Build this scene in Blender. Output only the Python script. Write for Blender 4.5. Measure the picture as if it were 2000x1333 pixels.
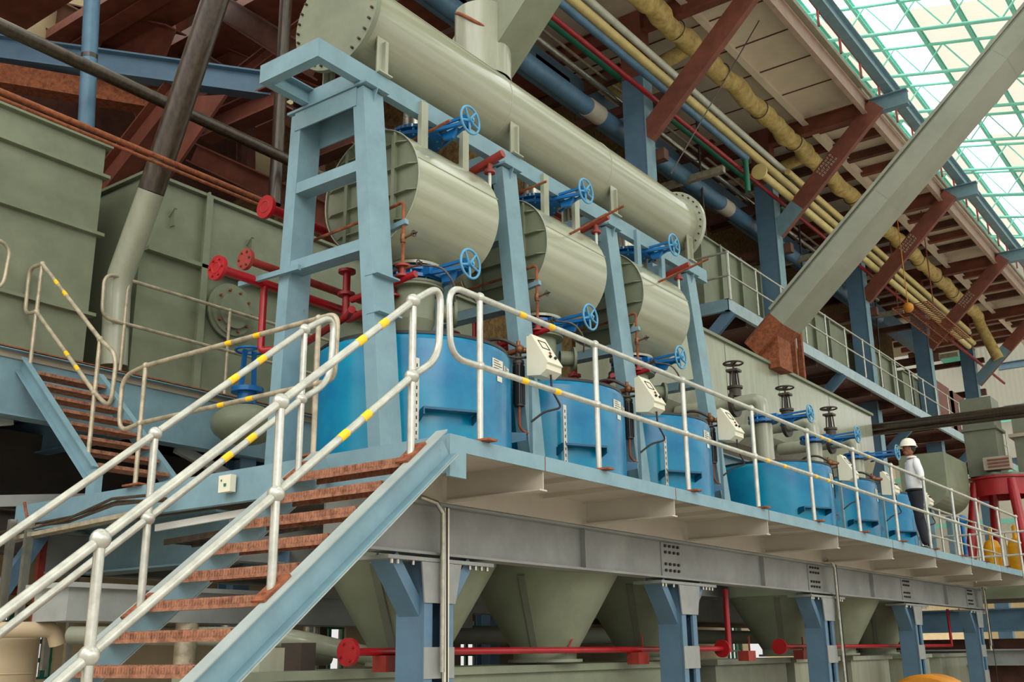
import bpy, bmesh, math, random
import numpy as np
from mathutils import Vector, Matrix
random.seed(7)
for o in list(bpy.data.objects): bpy.data.objects.remove(o)
SC = bpy.context.scene
COL = SC.collection
PI = math.pi
# ---------------------------------------------------------------- camera
R = np.array([[0.80313493, 0.59567846, -0.01189313], [-0.1785928, 0.22165143, -0.95863197], [-0.56840029, 0.77203485, 0.28439989]])
F = 2056.61
CAM = np.array([4.66957125, -5.60060953, -1.48364543])
cd = bpy.data.cameras.new('camera'); cam = bpy.data.objects.new('camera', cd); COL.objects.link(cam)
cd.sensor_width = 36; cd.lens = F / 2000 * 36; cd.clip_start = .05; cd.clip_end = 400
M = Matrix(((R[0][0], -R[1][0], -R[2][0], CAM[0]), (R[0][1], -R[1][1], -R[2][1], CAM[1]), (R[0][2], -R[1][2], -R[2][2], CAM[2]), (0, 0, 0, 1)))
cam.matrix_world = M
SC.camera = cam
# ---------------------------------------------------------------- world, lamps, exposure
W = bpy.data.worlds.new('sky'); SC.world = W; W.use_nodes = True
nt = W.node_tree; nt.nodes.clear()
bgn = nt.nodes.new('ShaderNodeBackground'); out = nt.nodes.new('ShaderNodeOutputWorld')
tcw = nt.nodes.new('ShaderNodeTexCoord'); sxw = nt.nodes.new('ShaderNodeSeparateXYZ'); rw = nt.nodes.new('ShaderNodeMapRange')
nt.links.new(tcw.outputs['Generated'], sxw.inputs[0]); nt.links.new(sxw.outputs[2], rw.inputs[0])
rw.inputs[1].default_value = .05; rw.inputs[2].default_value = .8; rw.inputs[3].default_value = 1.0; rw.inputs[4].default_value = 5.5
bgn.inputs[0].default_value = (1.0, .985, .945, 1); nt.links.new(rw.outputs[0], bgn.inputs[1])
nt.links.new(bgn.outputs[0], out.inputs[0])
def area(name, loc, target, size, energy, color=(1, .97, .9), sy=None):
    l = bpy.data.lights.new(name, 'AREA'); l.energy = energy; l.color = color; l.shape = 'RECTANGLE'; l.size = size; l.size_y = sy or size
    o = bpy.data.objects.new(name, l); COL.objects.link(o); o.location = loc
    o.rotation_euler = (Vector(target) - Vector(loc)).to_track_quat('-Z', 'Y').to_euler(); return o
sun = bpy.data.lights.new('sun', 'SUN'); sun.energy = 1.5; sun.angle = math.radians(35); sun.color = (1, .96, .87)
so = bpy.data.objects.new('sun', sun); COL.objects.link(so); so.rotation_euler = Vector((-.78, .42, -.46)).to_track_quat('-Z', 'Y').to_euler()
SC.view_settings.view_transform = 'Standard'; SC.view_settings.look = 'None'
SC.view_settings.exposure = -0.3; SC.view_settings.gamma = 1; SC.view_settings.use_curve_mapping = False
# ---------------------------------------------------------------- helpers
def V(*a): return Vector(a)
def P(px, py, **k):
    r = R.T @ np.array([(px - 1000) / F, (py - 666.5) / F, 1.0]); a, v = list(k.items())[0]; i = 'xyz'.index(a)
    s = (v - CAM[i]) / r[i]; return Vector(CAM + s * r)
def lin(c): return tuple(((v / 255) / 12.92 if v / 255 <= .04045 else ((v / 255 + .055) / 1.055) ** 2.4) for v in c)
MATS = {}
def mat(name, c, rough=.45, metal=0., var=.12, c2=None, rust=0., scale=3., bump=.04, streak=0., spec=.5, trans=0.):
    m = bpy.data.materials.new(name); m.use_nodes = True; n = m.node_tree.nodes; L = m.node_tree.links
    b = n['Principled BSDF']; b.inputs['Roughness'].default_value = rough; b.inputs['Metallic'].default_value = metal
    b.inputs['Specular IOR Level'].default_value = spec
    tc = n.new('ShaderNodeTexCoord')
    mp = n.new('ShaderNodeMapping'); L.new(tc.outputs['Object'], mp.inputs[0])
    if streak: mp.inputs['Scale'].default_value = (streak, streak, 1) if streak > 0 else (3.2, .10, 3.2)
    no = n.new('ShaderNodeTexNoise'); no.inputs['Scale'].default_value = scale; no.inputs['Detail'].default_value = 6; no.inputs['Roughness'].default_value = .65
    L.new(mp.outputs[0], no.inputs['Vector'])
    cr = n.new('ShaderNodeValToRGB'); L.new(no.outputs[0], cr.inputs[0])
    lc = lin(c); d = lin(c2) if c2 else tuple(v * (1 - 2 * var) for v in lc)
    cr.color_ramp.elements[0].position = .33; cr.color_ramp.elements[0].color = (*d, 1)
    cr.color_ramp.elements[1].position = .62; cr.color_ramp.elements[1].color = (*[min(1, v * (1 + var * .5)) for v in lc], 1)
    last = cr.outputs[0]
    if rust > 0:
        n2 = n.new('ShaderNodeTexNoise'); n2.inputs['Scale'].default_value = 5.5; n2.inputs['Detail'].default_value = 9; n2.inputs['Roughness'].default_value = .75
        L.new(tc.outputs['Object'], n2.inputs['Vector'])
        r2 = n.new('ShaderNodeValToRGB'); L.new(n2.outputs[0], r2.inputs[0])
        r2.color_ramp.elements[0].position = .74 - rust * .3; r2.color_ramp.elements[0].color = (0, 0, 0, 1)
        r2.color_ramp.elements[1].position = .80 - rust * .3; r2.color_ramp.elements[1].color = (1, 1, 1, 1)
        mx = n.new('ShaderNodeMixRGB'); L.new(r2.outputs[0], mx.inputs[0]); L.new(last, mx.inputs[1]); mx.inputs[2].default_value = (*lin((122, 74, 45)), 1)
        last = mx.outputs[0]
    L.new(last, b.inputs['Base Color'])
    if bump:
        bp = n.new('ShaderNodeBump'); bp.inputs['Strength'].default_value = bump * 4; bp.inputs['Distance'].default_value = .01
        L.new(no.outputs[0], bp.inputs['Height']); L.new(bp.outputs[0], b.inputs['Normal'])
    MATS[name] = m; return m
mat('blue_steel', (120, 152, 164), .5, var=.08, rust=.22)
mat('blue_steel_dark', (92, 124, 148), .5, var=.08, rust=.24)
mat('grey_steel', (150, 153, 150), .5, var=.14, rust=.24, scale=1.2)
mat('deck_soffit_lit', (228, 214, 194), .55, var=.06, scale=1.5)  # brighter copy of soffit; light on the deck underside is in the colour
mat('dusty_steel', (156, 166, 164), .6, var=.08, rust=.15)
mat('deck_edge', (188, 160, 142), .55, var=.08, rust=.2)
mat('tank_blue', (0, 132, 166), .22, var=.08, c2=(0, 100, 150), scale=1.3, bump=.01, spec=.4)
mat('pale_blue', (168, 188, 196), .5, var=.08, rust=.15)
mat('tank_blue_flat', (16, 84, 118), .4, var=.1)
mat('wheel_blue', (84, 158, 200), .35, var=.1)
mat('valve_blue', (14, 104, 170), .35, var=.15)
mat('green_grey', (160, 163, 143), .2, var=.07, scale=1.0, streak=6, bump=.004, spec=.7)
mat('rolled_green', (158, 161, 138), .17, var=.10, scale=2.2, streak=-1, bump=.003, spec=.7)
mat('green_grey_dull', (126, 133, 110), .5, var=.10, scale=1.6, rust=.20)
mat('green_grey_dark', (112, 116, 100), .55, var=.12, scale=1.6)
mat('galvanised', (194, 194, 184), .3, metal=.5, var=.12, scale=9, rust=.12)
mat('galvanised_worn', (184, 172, 148), .42, metal=.3, var=.2, scale=8, rust=.28)
mat('yellow_tape', (250, 196, 20), .4, var=.05)
mat('brown_primer', (126, 70, 54), .6, var=.18, scale=2)
mat('brown_dark', (98, 60, 46), .7, var=.25, scale=2.5)
mat('rust', (150, 86, 52), .85, c2=(104, 54, 34), scale=14, bump=.2)
mat('tread_rust', (166, 116, 90), .9, c2=(116, 74, 54), scale=22, bump=.35)
mat('dark_pipe', (74, 60, 46), .28, c2=(42, 34, 28), scale=4, streak=5, rust=.26, spec=.6)
mat('red_paint', (160, 18, 28), .35, var=.14)
mat('red_oxide', (150, 52, 42), .5, var=.15, scale=6)
mat('yellow_pipe', (226, 206, 138), .4, var=.08)
mat('white_pipe', (216, 220, 204), .4, var=.1)
mat('blue_pipe', (84, 122, 150), .38, var=.12)
mat('green_pipe', (38, 120, 92), .45, var=.1)
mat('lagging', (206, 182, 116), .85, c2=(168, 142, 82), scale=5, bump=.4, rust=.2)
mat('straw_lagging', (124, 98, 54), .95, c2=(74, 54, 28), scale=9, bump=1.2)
mat('aluminium', (190, 188, 176), .25, metal=.85, var=.15, scale=6)
mat('cream', (226, 222, 200), .4, var=.03)
mat('white_paint', (232, 232, 226), .5, var=.03)
mat('label_white', (214, 214, 198), .5, var=.05, scale=30)
mat('black', (24, 24, 26), .45, var=.1)
mat('dark_steel', (62, 52, 44), .5, var=.2)
mat('deck_grey', (166, 156, 138), .6, var=.08, scale=2)
mat('soffit', (188, 180, 166), .55, var=.06, scale=1.5)
mat('concrete', (164, 156, 142), .85, var=.12, scale=1.5)
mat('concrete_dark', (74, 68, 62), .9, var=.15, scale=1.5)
mat('wall_cream', (206, 186, 148), .8, var=.05)
mat('brass', (138, 92, 60), .4, metal=.5, var=.2, scale=12)
mat('duct_grey', (150, 154, 138), .42, var=.08, scale=1.2)
mat('cable', (38, 34, 30), .6, var=.1)
mat('mint', (128, 208, 190), .45, var=.05)
mat('orange', (214, 140, 40), .5, var=.1)
mat('skin', (150, 98, 72), .5, var=.04)
mat('shirt', (232, 232, 236), .8, var=.03, scale=5)
mat('trousers', (26, 28, 40), .8, var=.08)
mat('hair', (18, 15, 14), .6, var=.1)
mat('helmet', (240, 238, 222), .3, var=.02)
mat('red_dark', (150, 28, 34), .4, var=.12)
mat('machine_yellow', (236, 170, 20), .4, var=.08)
mat('beige_tank', (188, 168, 138), .6, var=.06, scale=2)
mat('bluegrey_panel', (112, 140, 160), .5, var=.08)
def sheet_mat():
    m = bpy.data.materials.new('roof_sheet'); m.use_nodes = True; n = m.node_tree.nodes; L = m.node_tree.links; n.clear()
    o = n.new('ShaderNodeOutputMaterial'); d = n.new('ShaderNodeBsdfDiffuse'); t = n.new('ShaderNodeBsdfTranslucent'); mx = n.new('ShaderNodeMixShader')
    d.inputs[0].default_value = (.8, .79, .68, 1); t.inputs[0].default_value = (.335, .325, .28, 1); mx.inputs[0].default_value = .75
    L.new(d.outputs[0], mx.inputs[1]); L.new(t.outputs[0], mx.inputs[2]); L.new(mx.outputs[0], o.inputs[0]); MATS['roof_sheet'] = m
    m = bpy.data.materials.new('skylight_sheet'); m.use_nodes = True; n = m.node_tree.nodes; L = m.node_tree.links; n.clear()
    o = n.new('ShaderNodeOutputMaterial'); d = n.new('ShaderNodeBsdfTransparent'); t = n.new('ShaderNodeBsdfTranslucent'); mx = n.new('ShaderNodeMixShader')
    d.inputs[0].default_value = (.95, 1, .98, 1); t.inputs[0].default_value = (1, 1, 1, 1); mx.inputs[0].default_value = .4
    L.new(d.outputs[0], mx.inputs[1]); L.new(t.outputs[0], mx.inputs[2]); L.new(mx.outputs[0], o.inputs[0]); MATS['skylight_sheet'] = m
sheet_mat()

def frame(a, b, up=(0, 0, 1)):
    a, b, up = Vector(a), Vector(b), Vector(up); d = (b - a).normalized()
    if abs(d.dot(up.normalized())) > .999: up = Vector((0, 1, 0)) if abs(d.y) < .9 else Vector((1, 0, 0))
    v = (up - d * up.dot(d)).normalized(); u = d.cross(v).normalized(); return d, u, v
class MB:
    def __init__(s): s.v = []; s.f = []; s.s = []
    def add(s, vs, fs, smooth=False):
        n = len(s.v); s.v += [tuple(x) for x in vs]; s.f += [[i + n for i in f] for f in fs]; s.s += [smooth] * len(fs); return s
    def box(s, a, b):
        x0, y0, z0 = [min(p, q) for p, q in zip(a, b)]; x1, y1, z1 = [max(p, q) for p, q in zip(a, b)]
        v = [(x0, y0, z0), (x1, y0, z0), (x1, y1, z0), (x0, y1, z0), (x0, y0, z1), (x1, y0, z1), (x1, y1, z1), (x0, y1, z1)]
        return s.add(v, [[0, 3, 2, 1], [4, 5, 6, 7], [0, 1, 5, 4], [1, 2, 6, 5], [2, 3, 7, 6], [3, 0, 4, 7]])
    def sect(s, a, b, poly, up=(0, 0, 1), ends=True):
        # polygon (u across, v along up) swept from a to b
        a, b = Vector(a), Vector(b); d, u, v = frame(a, b, up); n = len(poly)
        vs = [a + u * p[0] + v * p[1] for p in poly] + [b + u * p[0] + v * p[1] for p in poly]
        fs = [[i, (i + 1) % n, n + (i + 1) % n, n + i] for i in range(n)]
        if ends: fs += [list(range(n))[::-1], list(range(n, 2 * n))]
        return s.add(vs, fs)
    def bar(s, a, b, w, h, up=(0, 0, 1)): return s.sect(a, b, [(-w / 2, -h / 2), (w / 2, -h / 2), (w / 2, h / 2), (-w / 2, h / 2)], up)
    def ibeam(s, a, b, h, w, t=.015, up=(0, 0, 1), tw=None):
        tw = tw or t * .8; H, Wd, k = h / 2, w / 2, tw / 2
        return s.sect(a, b, [(-Wd, -H), (Wd, -H), (Wd, -H + t), (k, -H + t), (k, H - t), (Wd, H - t), (Wd, H), (-Wd, H), (-Wd, H - t), (-k, H - t), (-k, -H + t), (-Wd, -H + t)], up)
    def chan(s, a, b, h, w, t=.012, up=(0, 0, 1), side=1):
        H = h / 2; q = side
        if w < 0: w, q = -w, -q
        return s.sect(a, b, [(0, -H), (q * w, -H), (q * w, -H + t), (q * t, -H + t), (q * t, H - t), (q * w, H - t), (q * w, H), (0, H)][::(1 if q > 0 else -1)], up)
    def tube(s, pts, r, n=12, caps=True):
        pts = [Vector(p) for p in pts]; rs = r if isinstance(r, (list, tuple)) else [r] * len(pts); rings = []
        d0 = (pts[1] - pts[0]).normalized(); ref = Vector((0, 0, 1)) if abs(d0.z) < .9 else Vector((0, 1, 0))
        u = d0.cross(ref).normalized()
        for i, p in enumerate(pts):
            if i == 0: d = d0
            elif i == len(pts) - 1: d = (pts[i] - pts[i - 1]).normalized()
            else: d = ((pts[i] - pts[i - 1]).normalized() + (pts[i + 1] - pts[i]).normalized()).normalized()
            u = (u - d * u.dot(d)).normalized(); w = d.cross(u)
            k = 1.0
            if 0 < i < len(pts) - 1:
                c = (pts[i] - pts[i - 1]).normalized().dot(d); k = 1 / max(c, .5)
            rings.append([p + (u * math.cos(t) + w * math.sin(t)) * rs[i] for t in [2 * PI * j / n for j in range(n)]])
        vs = [v for rg in rings for v in rg]; m = len(pts)
        fs = [[i * n + j, i * n + (j + 1) % n, (i + 1) * n + (j + 1) % n, (i + 1) * n + j] for i in range(m - 1) for j in range(n)]
        s.add(vs, fs, True)
        if caps: s.add(rings[0], [list(range(n))[::-1]]); s.add(rings[-1], [list(range(n))])
        return s
    def cyl(s, a, b, r, n=24, r2=None): return s.tube([a, b], [r, r if r2 is None else r2], n)
    def lathe(s, o, ax, prof, n=32):
        # prof: list of (radius, distance along axis); faces between successive rings, sharp by duplicated rings
        o, ax = Vector(o), Vector(ax).normalized(); ref = Vector((0, 0, 1)) if abs(ax.z) < .9 else Vector((0, 1, 0))
        u = ax.cross(ref).normalized(); w = ax.cross(u)
        for (r0, t0), (r1, t1) in zip(prof[:-1], prof[1:]):
            A = [o + ax * t0 + (u * math.cos(a) + w * math.sin(a)) * r0 for a in [2 * PI * j / n for j in range(n)]]
            B = [o + ax * t1 + (u * math.cos(a) + w * math.sin(a)) * r1 for a in [2 * PI * j / n for j in range(n)]]
            if r0 < 1e-6: s.add([o + ax * t0] + B, [[0, 1 + j, 1 + (j + 1) % n] for j in range(n)], False)
            elif r1 < 1e-6: s.add(A + [o + ax * t1], [[j, (j + 1) % n, n] for j in range(n)][::-1], False)
            else: s.add(A + B, [[j, (j + 1) % n, n + (j + 1) % n, n + j] for j in range(n)], True)
        return s
    def torus(s, o, ax, Rr, r, n=40, m=10, a0=0, a1=2 * PI):
        o, ax = Vector(o), Vector(ax).normalized(); ref = Vector((0, 0, 1)) if abs(ax.z) < .9 else Vector((0, 1, 0))
        u = ax.cross(ref).normalized(); w = ax.cross(u); full = abs(a1 - a0) > 6.28; N = n if full else n + 1; vs = []
        for i in range(N):
            a = a0 + (a1 - a0) * i / n; c = u * math.cos(a) + w * math.sin(a)
            for j in range(m):
                b = 2 * PI * j / m; vs.append(o + c * (Rr + r * math.cos(b)) + ax * r * math.sin(b))
        fs = [[i * m + j, i * m + (j + 1) % m, ((i + 1) % N) * m + (j + 1) % m, ((i + 1) % N) * m + j] for i in range(n) for j in range(m)]
        return s.add(vs, fs, True)
    def ball(s, o, r, n=16, m=10, sc=(1, 1, 1)):
        o = Vector(o); vs = []
        for i in range(m + 1):
            t = PI * i / m
            for j in range(n): p = 2 * PI * j / n; vs.append((o.x + r * sc[0] * math.sin(t) * math.cos(p), o.y + r * sc[1] * math.sin(t) * math.sin(p), o.z + r * sc[2] * math.cos(t)))
        return s.add(vs, [[i * n + j, (i + 1) * n + j, (i + 1) * n + (j + 1) % n, i * n + (j + 1) % n] for i in range(m) for j in range(n)], True)
    def poly(s, pts, thick, nrm):
        # flat plate with outline pts, thickness along nrm
        nrm = Vector(nrm).normalized() * thick; n = len(pts); pts = [Vector(p) for p in pts]
        return s.add(pts + [p + nrm for p in pts], [list(range(n)), list(range(n, 2 * n))[::-1]] + [[i, n + i, n + (i + 1) % n, (i + 1) % n] for i in range(n)])
    def build(s, name, m, parent=None, label=None, cat=None, group=None, kind=None):
        me = bpy.data.meshes.new(name); vs = np.array(s.v, float)
        if parent is not None:
            o0 = Vector(parent['_w'])
        else:
            mn, mxx = vs.min(0), vs.max(0); o0 = Vector(((mn[0] + mxx[0]) / 2, (mn[1] + mxx[1]) / 2, mn[2]))
        me.from_pydata([tuple(v) for v in (vs - np.array(o0))], [], s.f)
        me.polygons.foreach_set('use_smooth', s.s); 
        bm = bmesh.new(); bm.from_mesh(me); bmesh.ops.recalc_face_normals(bm, faces=bm.faces); bm.to_mesh(me); bm.free(); me.update()
        me.materials.append(MATS[m]); o = bpy.data.objects.new(name, me); COL.objects.link(o); o['_w'] = tuple(o0)
        if parent is not None: o.parent = parent
        else: o.location = o0
        tag(o, label, cat, group, kind); return o
def tag(o, label=None, cat=None, group=None, kind=None):
    for k, v in (('label', label), ('category', cat), ('group', group), ('kind', kind)):
        if v: o[k] = v
    return o
def T(name, label, cat, loc, group=None, kind=None):
    o = bpy.data.objects.new(name, None); COL.objects.link(o); o.location = Vector(loc); o['_w'] = tuple(Vector(loc)); o.empty_display_size = .1
    return tag(o, label, cat, group, kind)
def arc(c, u, v, r, a0, a1, n=8):
    c, u, v = Vector(c), Vector(u), Vector(v)
    return [c + (u * math.cos(a0 + (a1 - a0) * i / n) + v * math.sin(a0 + (a1 - a0) * i / n)) * r for i in range(n + 1)]
def fillet(pts, r, n=6):
    pts = [Vector(p) for p in pts]; o = [pts[0]]
    for i in range(1, len(pts) - 1):
        a = (pts[i - 1] - pts[i]); b = (pts[i + 1] - pts[i]); k = min(r, a.length * .49, b.length * .49)
        p0 = pts[i] + a.normalized() * k; p1 = pts[i] + b.normalized() * k
        for j in range(n + 1): t = j / n; o.append(p0 * (1 - t) ** 2 + pts[i] * 2 * t * (1 - t) + p1 * t * t)
    o.append(pts[-1]); return o
ORD = ['nearest', 'second', 'third', 'fourth', 'fifth', 'sixth', 'seventh', 'eighth', 'ninth', 'tenth', 'eleventh', 'twelfth', 'thirteenth', 'fourteenth', 'fifteenth', 'sixteenth', 'seventeenth', 'eighteenth']
PX = Vector((1, 0, 0)); PY = Vector((0, 1, 0)); PZ = Vector((0, 0, 1))
# ================================================================ SETTING
MB().box((-30, -20, -3.3), (25, 75, -3.1)).build('floor', 'concrete', kind='structure')
# far-left boundary wall with open window grid
def wallgrid():
    m = MB(); x = -9.6
    m.box((x - .2, -20, -3.1), (x, 26, -1.75)); m.box((x - .2, -20, -.75), (x, 26, .05)); MB().box((-15.2, -20, 0), (-15, 75, 13)).build('wall_left', 'wall_cream', kind='structure')
    Y = lambda px, py: P(px, py, x=x).y
    ys = [-20, Y(20, 1060), Y(70, 1060), Y(100, 1060), Y(130, 1060), Y(622, 1240), Y(676, 1240), Y(900, 1250), Y(965, 1250), Y(1420, 1260), Y(1450, 1260), 26]
    for a, b in zip(ys[::2], ys[1::2]): m.box((x - .2, a, -1.75), (x, b, -.75))
    m.build('wall_left', 'wall_cream', kind='structure')
    for k, (a, b) in enumerate(zip(ys[1:-1:2], ys[2:-1:2])):
        g = MB()
        n = max(2, int((b - a) / .25))
        for i in range(n + 1): g.box((x - .12, a + (b - a) * i / n - .035, -1.75), (x - .06, a + (b - a) * i / n + .035, -.75))
        for i in range(5): g.box((x - .13, a, -1.75 + .25 * i - .03), (x - .05, b, -1.75 + .25 * i + .03))
        g.build('window_%d' % (k + 1), 'green_pipe', kind='structure')
wallgrid()
MB().box((-30, 74, -3.1), (25, 74.3, 9)).build('wall_far', 'wall_cream', kind='structure')
# ================================================================ PLATFORM
PIT = 2.16
def platform():
    t = T('walkway_platform', 'long blue-edged steel walkway platform under the blue tanks, on short cantilever brackets', 'platform', (-2, 9, -.12))
    m = MB(); ty = [1.87 + PIT * k for k in (0, 1, 2, 4, 5, 6)]
    m.box((-5.7, .03, -.05), (-3.05, 19.5, -.02)); m.box((-1.02, .03, -.05), (-.01, 19.9, -.02))
    m.build('deck_plate', 'soffit', t)
    m = MB()
    m.poly([V(-.012, 0, -.115), V(-.012, 19.9, -.115), V(-.012, 19.9, 0), V(-.012, 0, 0)], .012, PX)
    m.build('fascia', 'blue_steel', t)
    for k in range(9):
        y = 1.16 + PIT * k
        b = MB(); b.ibeam((-1.0, y, -.16), (-.02, y, -.16), .22, .10, .012)
        b.build('bracket', 'soffit', t)
        MB().box((0, y - .004, -.115), (.003, y + .004, 0)).build('joint_line', 'rust', t)
    for k in range(9):
        y = 1.16 + PIT * k
        for s in (.7, 1.4): MB().box((-1.0, y + s, -.09), (-.02, y + s + .012, -.05)).build('stiffener', 'soffit', t)
    m = MB(); m.box((-1.06, .05, -.27), (-1.03, 19.5, -.03)); m.build('inner_plate', 'soffit', t)
    # end beam towards the stairs
    m = MB(); m.chan((-5.7, .0, -.135), (0, .0, -.135), .27, -.07, .012); m.build('end_beam', 'blue_steel', t)
    m = MB(); m.box((-.02, -.02, -.3), (.012, .16, 0)); m.build('corner_plate', 'blue_steel', t)
    m = MB(); m.box((-2.42, -.02, -.19), (-2.27, -.078, -.05)); m.build('sign_plate', 'cream', t)
    m = MB(); m.box((-2.39, -.082, -.10), (-2.375, -.078, -.085)); m.box((-2.35, -.082, -.145), (-2.32, -.078, -.12)); m.build('sign_mark', 'green_pipe', t)
    # rear longitudinal beams
    m = MB(); m.ibeam((-3.1, .6, -.45), (-3.1, 19.5, -.45), .42, .2, .02); m.build('rear_beam', 'grey_steel', t); m = MB(); m.ibeam((-5.6, .3, -.45), (-5.6, 19.5, -.45), .42, .2, .02); m.build('rear_beam', 'grey_steel', t)
platform()
def girder():
    t = T('main_girder', 'deep grey-blue steel I girder running under the walkway platform over the laced columns', 'girder', (-1.15, 9.6, -.71))
    y0, y1 = -.08, 19.45
    m = MB(); m.ibeam((-1.15, y0, -.49), (-1.15, y1, -.49), .43, .2, .022, tw=.02); m.build('girder_body', 'grey_steel', t)
    for k in range(5):
        y = 5.0 + 4.35 * (k - 1)
        if k: 
            m = MB(); m.box((-1.139, y + .05, -.69), (-1.128, y + .53, -.30)); m.build('splice_plate', 'grey_steel', t)
            for i in range(4):
                for j in range(4): MB().cyl((-1.13, y + .13 + .1 * i, -.64 + .1 * j + (.03 if j in (0, 2) else 0)), (-1.105, y + .13 + .1 * i, -.64 + .1 * j + (.03 if j in (0, 2) else 0)), .018, 6).build('bolt', 'dark_steel', t)
        if k == 0: continue
        m = MB(); m.box((-1.14, y - 1.6, -.69), (-1.08, y - 1.585, -.30)); m.build('web_stiffener', 'grey_steel', t)
girder()
def column(k):
    y = 1.10 + 4.35 * k; xo = -1.02
    t = T('laced_column', ['steel laced column nearest the stairs, with angle knee braces under the girder', 'second laced column from the stairs, beside the red standpipe', 'third laced column from the stairs, with a pale conduit on it', 'fourth laced column from the stairs, in dark shade', 'last laced column at the far end of the girder'][k], 'column', (-1.2, y, -3.1), 'laced columns under the girder')
    m = MB()
    for s in (-1, 1): m.chan((-1.19, y + s * .175, -3.1), (-1.19, y + s * .175, -.75), .29, s * .1 * -1, .012, up=(1, 0, 0))
    m.box((-1.34, y - .17, -3.1), (-1.325, y + .17, -.75)); m.box((-1.05, y - .18, -3.1), (-1.03, y - .08, -.75)); m.box((-1.05, y + .08, -3.1), (-1.03, y + .18, -.75))
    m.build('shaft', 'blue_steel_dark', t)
    for z in (-1.55, -2.05, -2.6): MB().box((-1.03, y - .185, z - .12), (xo, y + .185, z + .12)).build('batten_plate', 'grey_steel', t)  # paler grey on battens and gusset paints the +X side lighter than shaded shaft
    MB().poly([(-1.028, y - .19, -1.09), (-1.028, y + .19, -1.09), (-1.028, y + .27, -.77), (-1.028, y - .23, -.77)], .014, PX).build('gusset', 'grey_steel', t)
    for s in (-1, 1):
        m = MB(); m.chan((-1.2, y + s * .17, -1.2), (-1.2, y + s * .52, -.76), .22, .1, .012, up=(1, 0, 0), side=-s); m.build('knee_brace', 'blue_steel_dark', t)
    MB().box((-1.38, y - .62, -.765), (-1.02, y + .72, -.735)).build('cap_plate', 'grey_steel', t)
    for i, yy in enumerate((-.55, -.48, -.3, -.18, .42, .5, .58, .66)): MB().cyl((-1.05, y + yy, -.80), (-1.05, y + yy, -.755), .016, 6).build('bolt', 'aluminium', t)
for k in range(5): column(k)
# conduit trays on columns
def tray(y, x, z0, z1, lab):
    t = T('conduit_tray', lab, 'conduit', (x, y, z0))
    MB().bar((x, y + .03, z0), (x, y + .03, z1), .06, .02, up=(1, 0, 0)).build('cover', 'cream', t)
    MB().tube([(x + .03, y - .05, z0 + .1), (x + .03, y - .05, z1 - .05), (x + .02, y - .12, z1 + .03), (x, y - .3, z1 + .06)], .022, 10).build('conduit', 'aluminium', t)
    MB().tube([(x + .05, y - .01, z0 - 1.0), (x + .06, y - .02, z0 - .2), (x + .04, y - .01, z1)], .008, 6).build('cable', 'cable', t)
tray(1.12, -1.0, -1.72, -.32, 'galvanised conduit with cream cover running down the nearest column')
tray(10.05, -.98, -2.05, -.28, 'pale conduit tray running down the third column from the stairs')
tray(18.9, -.98, -1.55, -.28, 'pale conduit tray at the far end of the girder')
MB().box((-.96, 9.95, -2.5), (-.90, 10.07, -2.2)).box((-.9, 9.98, -2.33), (-.885, 10.04, -2.28)).build('push_button_box', 'cream', label='cream push-button box at the foot of the third column conduit', cat='switch box')
# ================================================================ FRONT STAIRS
SL = .812
def sz(y): return -.0 + SL * y      # stringer top line through the platform edge
def stairs():
    t = T('front_staircase', 'steep blue-stringered staircase with rusty chequer-plate treads rising to the platform corner', 'staircase', (-.55, -2, -3.1))
    yb = -3.75
    for x, s in ((-.012, 1), (-1.16, -1)):
        d = Vector((0, -1, -SL)).normalized(); nrm = Vector((0, -SL, 1)).normalized()
        a = Vector((x, -.07, -.07 * SL - .022)); b = Vector((x, yb, yb * SL - .022))
        m = MB(); m.chan(a, b, .19, .085, .012, up=nrm, side=-1 if s > 0 else 1); st_ = m.build('stringer', 'blue_steel', t)
        for q_, w_ in ((.099, .10), (-.101, .09)): MB().bar(a + nrm * q_ + PX * s * .045, b + nrm * q_ + PX * s * .045, w_, .008, up=nrm).build('flange_top', 'dusty_steel', st_)
    for k in range(16):
        y = -.30 - .227 * k; z = -.225 - .187 * k
        x1 = -.03; x0 = -1.14; m = MB()
        m.box((x0, y - .13, z), (x1, y + .12, z + .006)); m.box((x0, y - .135, z - .055), (x1, y - .125, z + .008)); m.box((x0, y + .115, z - .04), (x1, y + .125, z + .006))
        n = 44
        for i in range(n):
            x = x0 + (x1 - x0) * (i + .5) / n; m.box((x - .004, y - .139, z - .03), (x + .004, y - .135, z + .0)); m.box((x - .008, y - .12, z + .006), (x + .0, y + .115, z + .012))
        m.build('tread', 'tread_rust', t)
stairs()
def band(m, a, b, r, L=.075):
    a, b = Vector(a), Vector(b); d = (b - a).normalized() * L / 2; c = (a + b) / 2; m.tube([c - d, c + d], r, 12, False)
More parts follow.
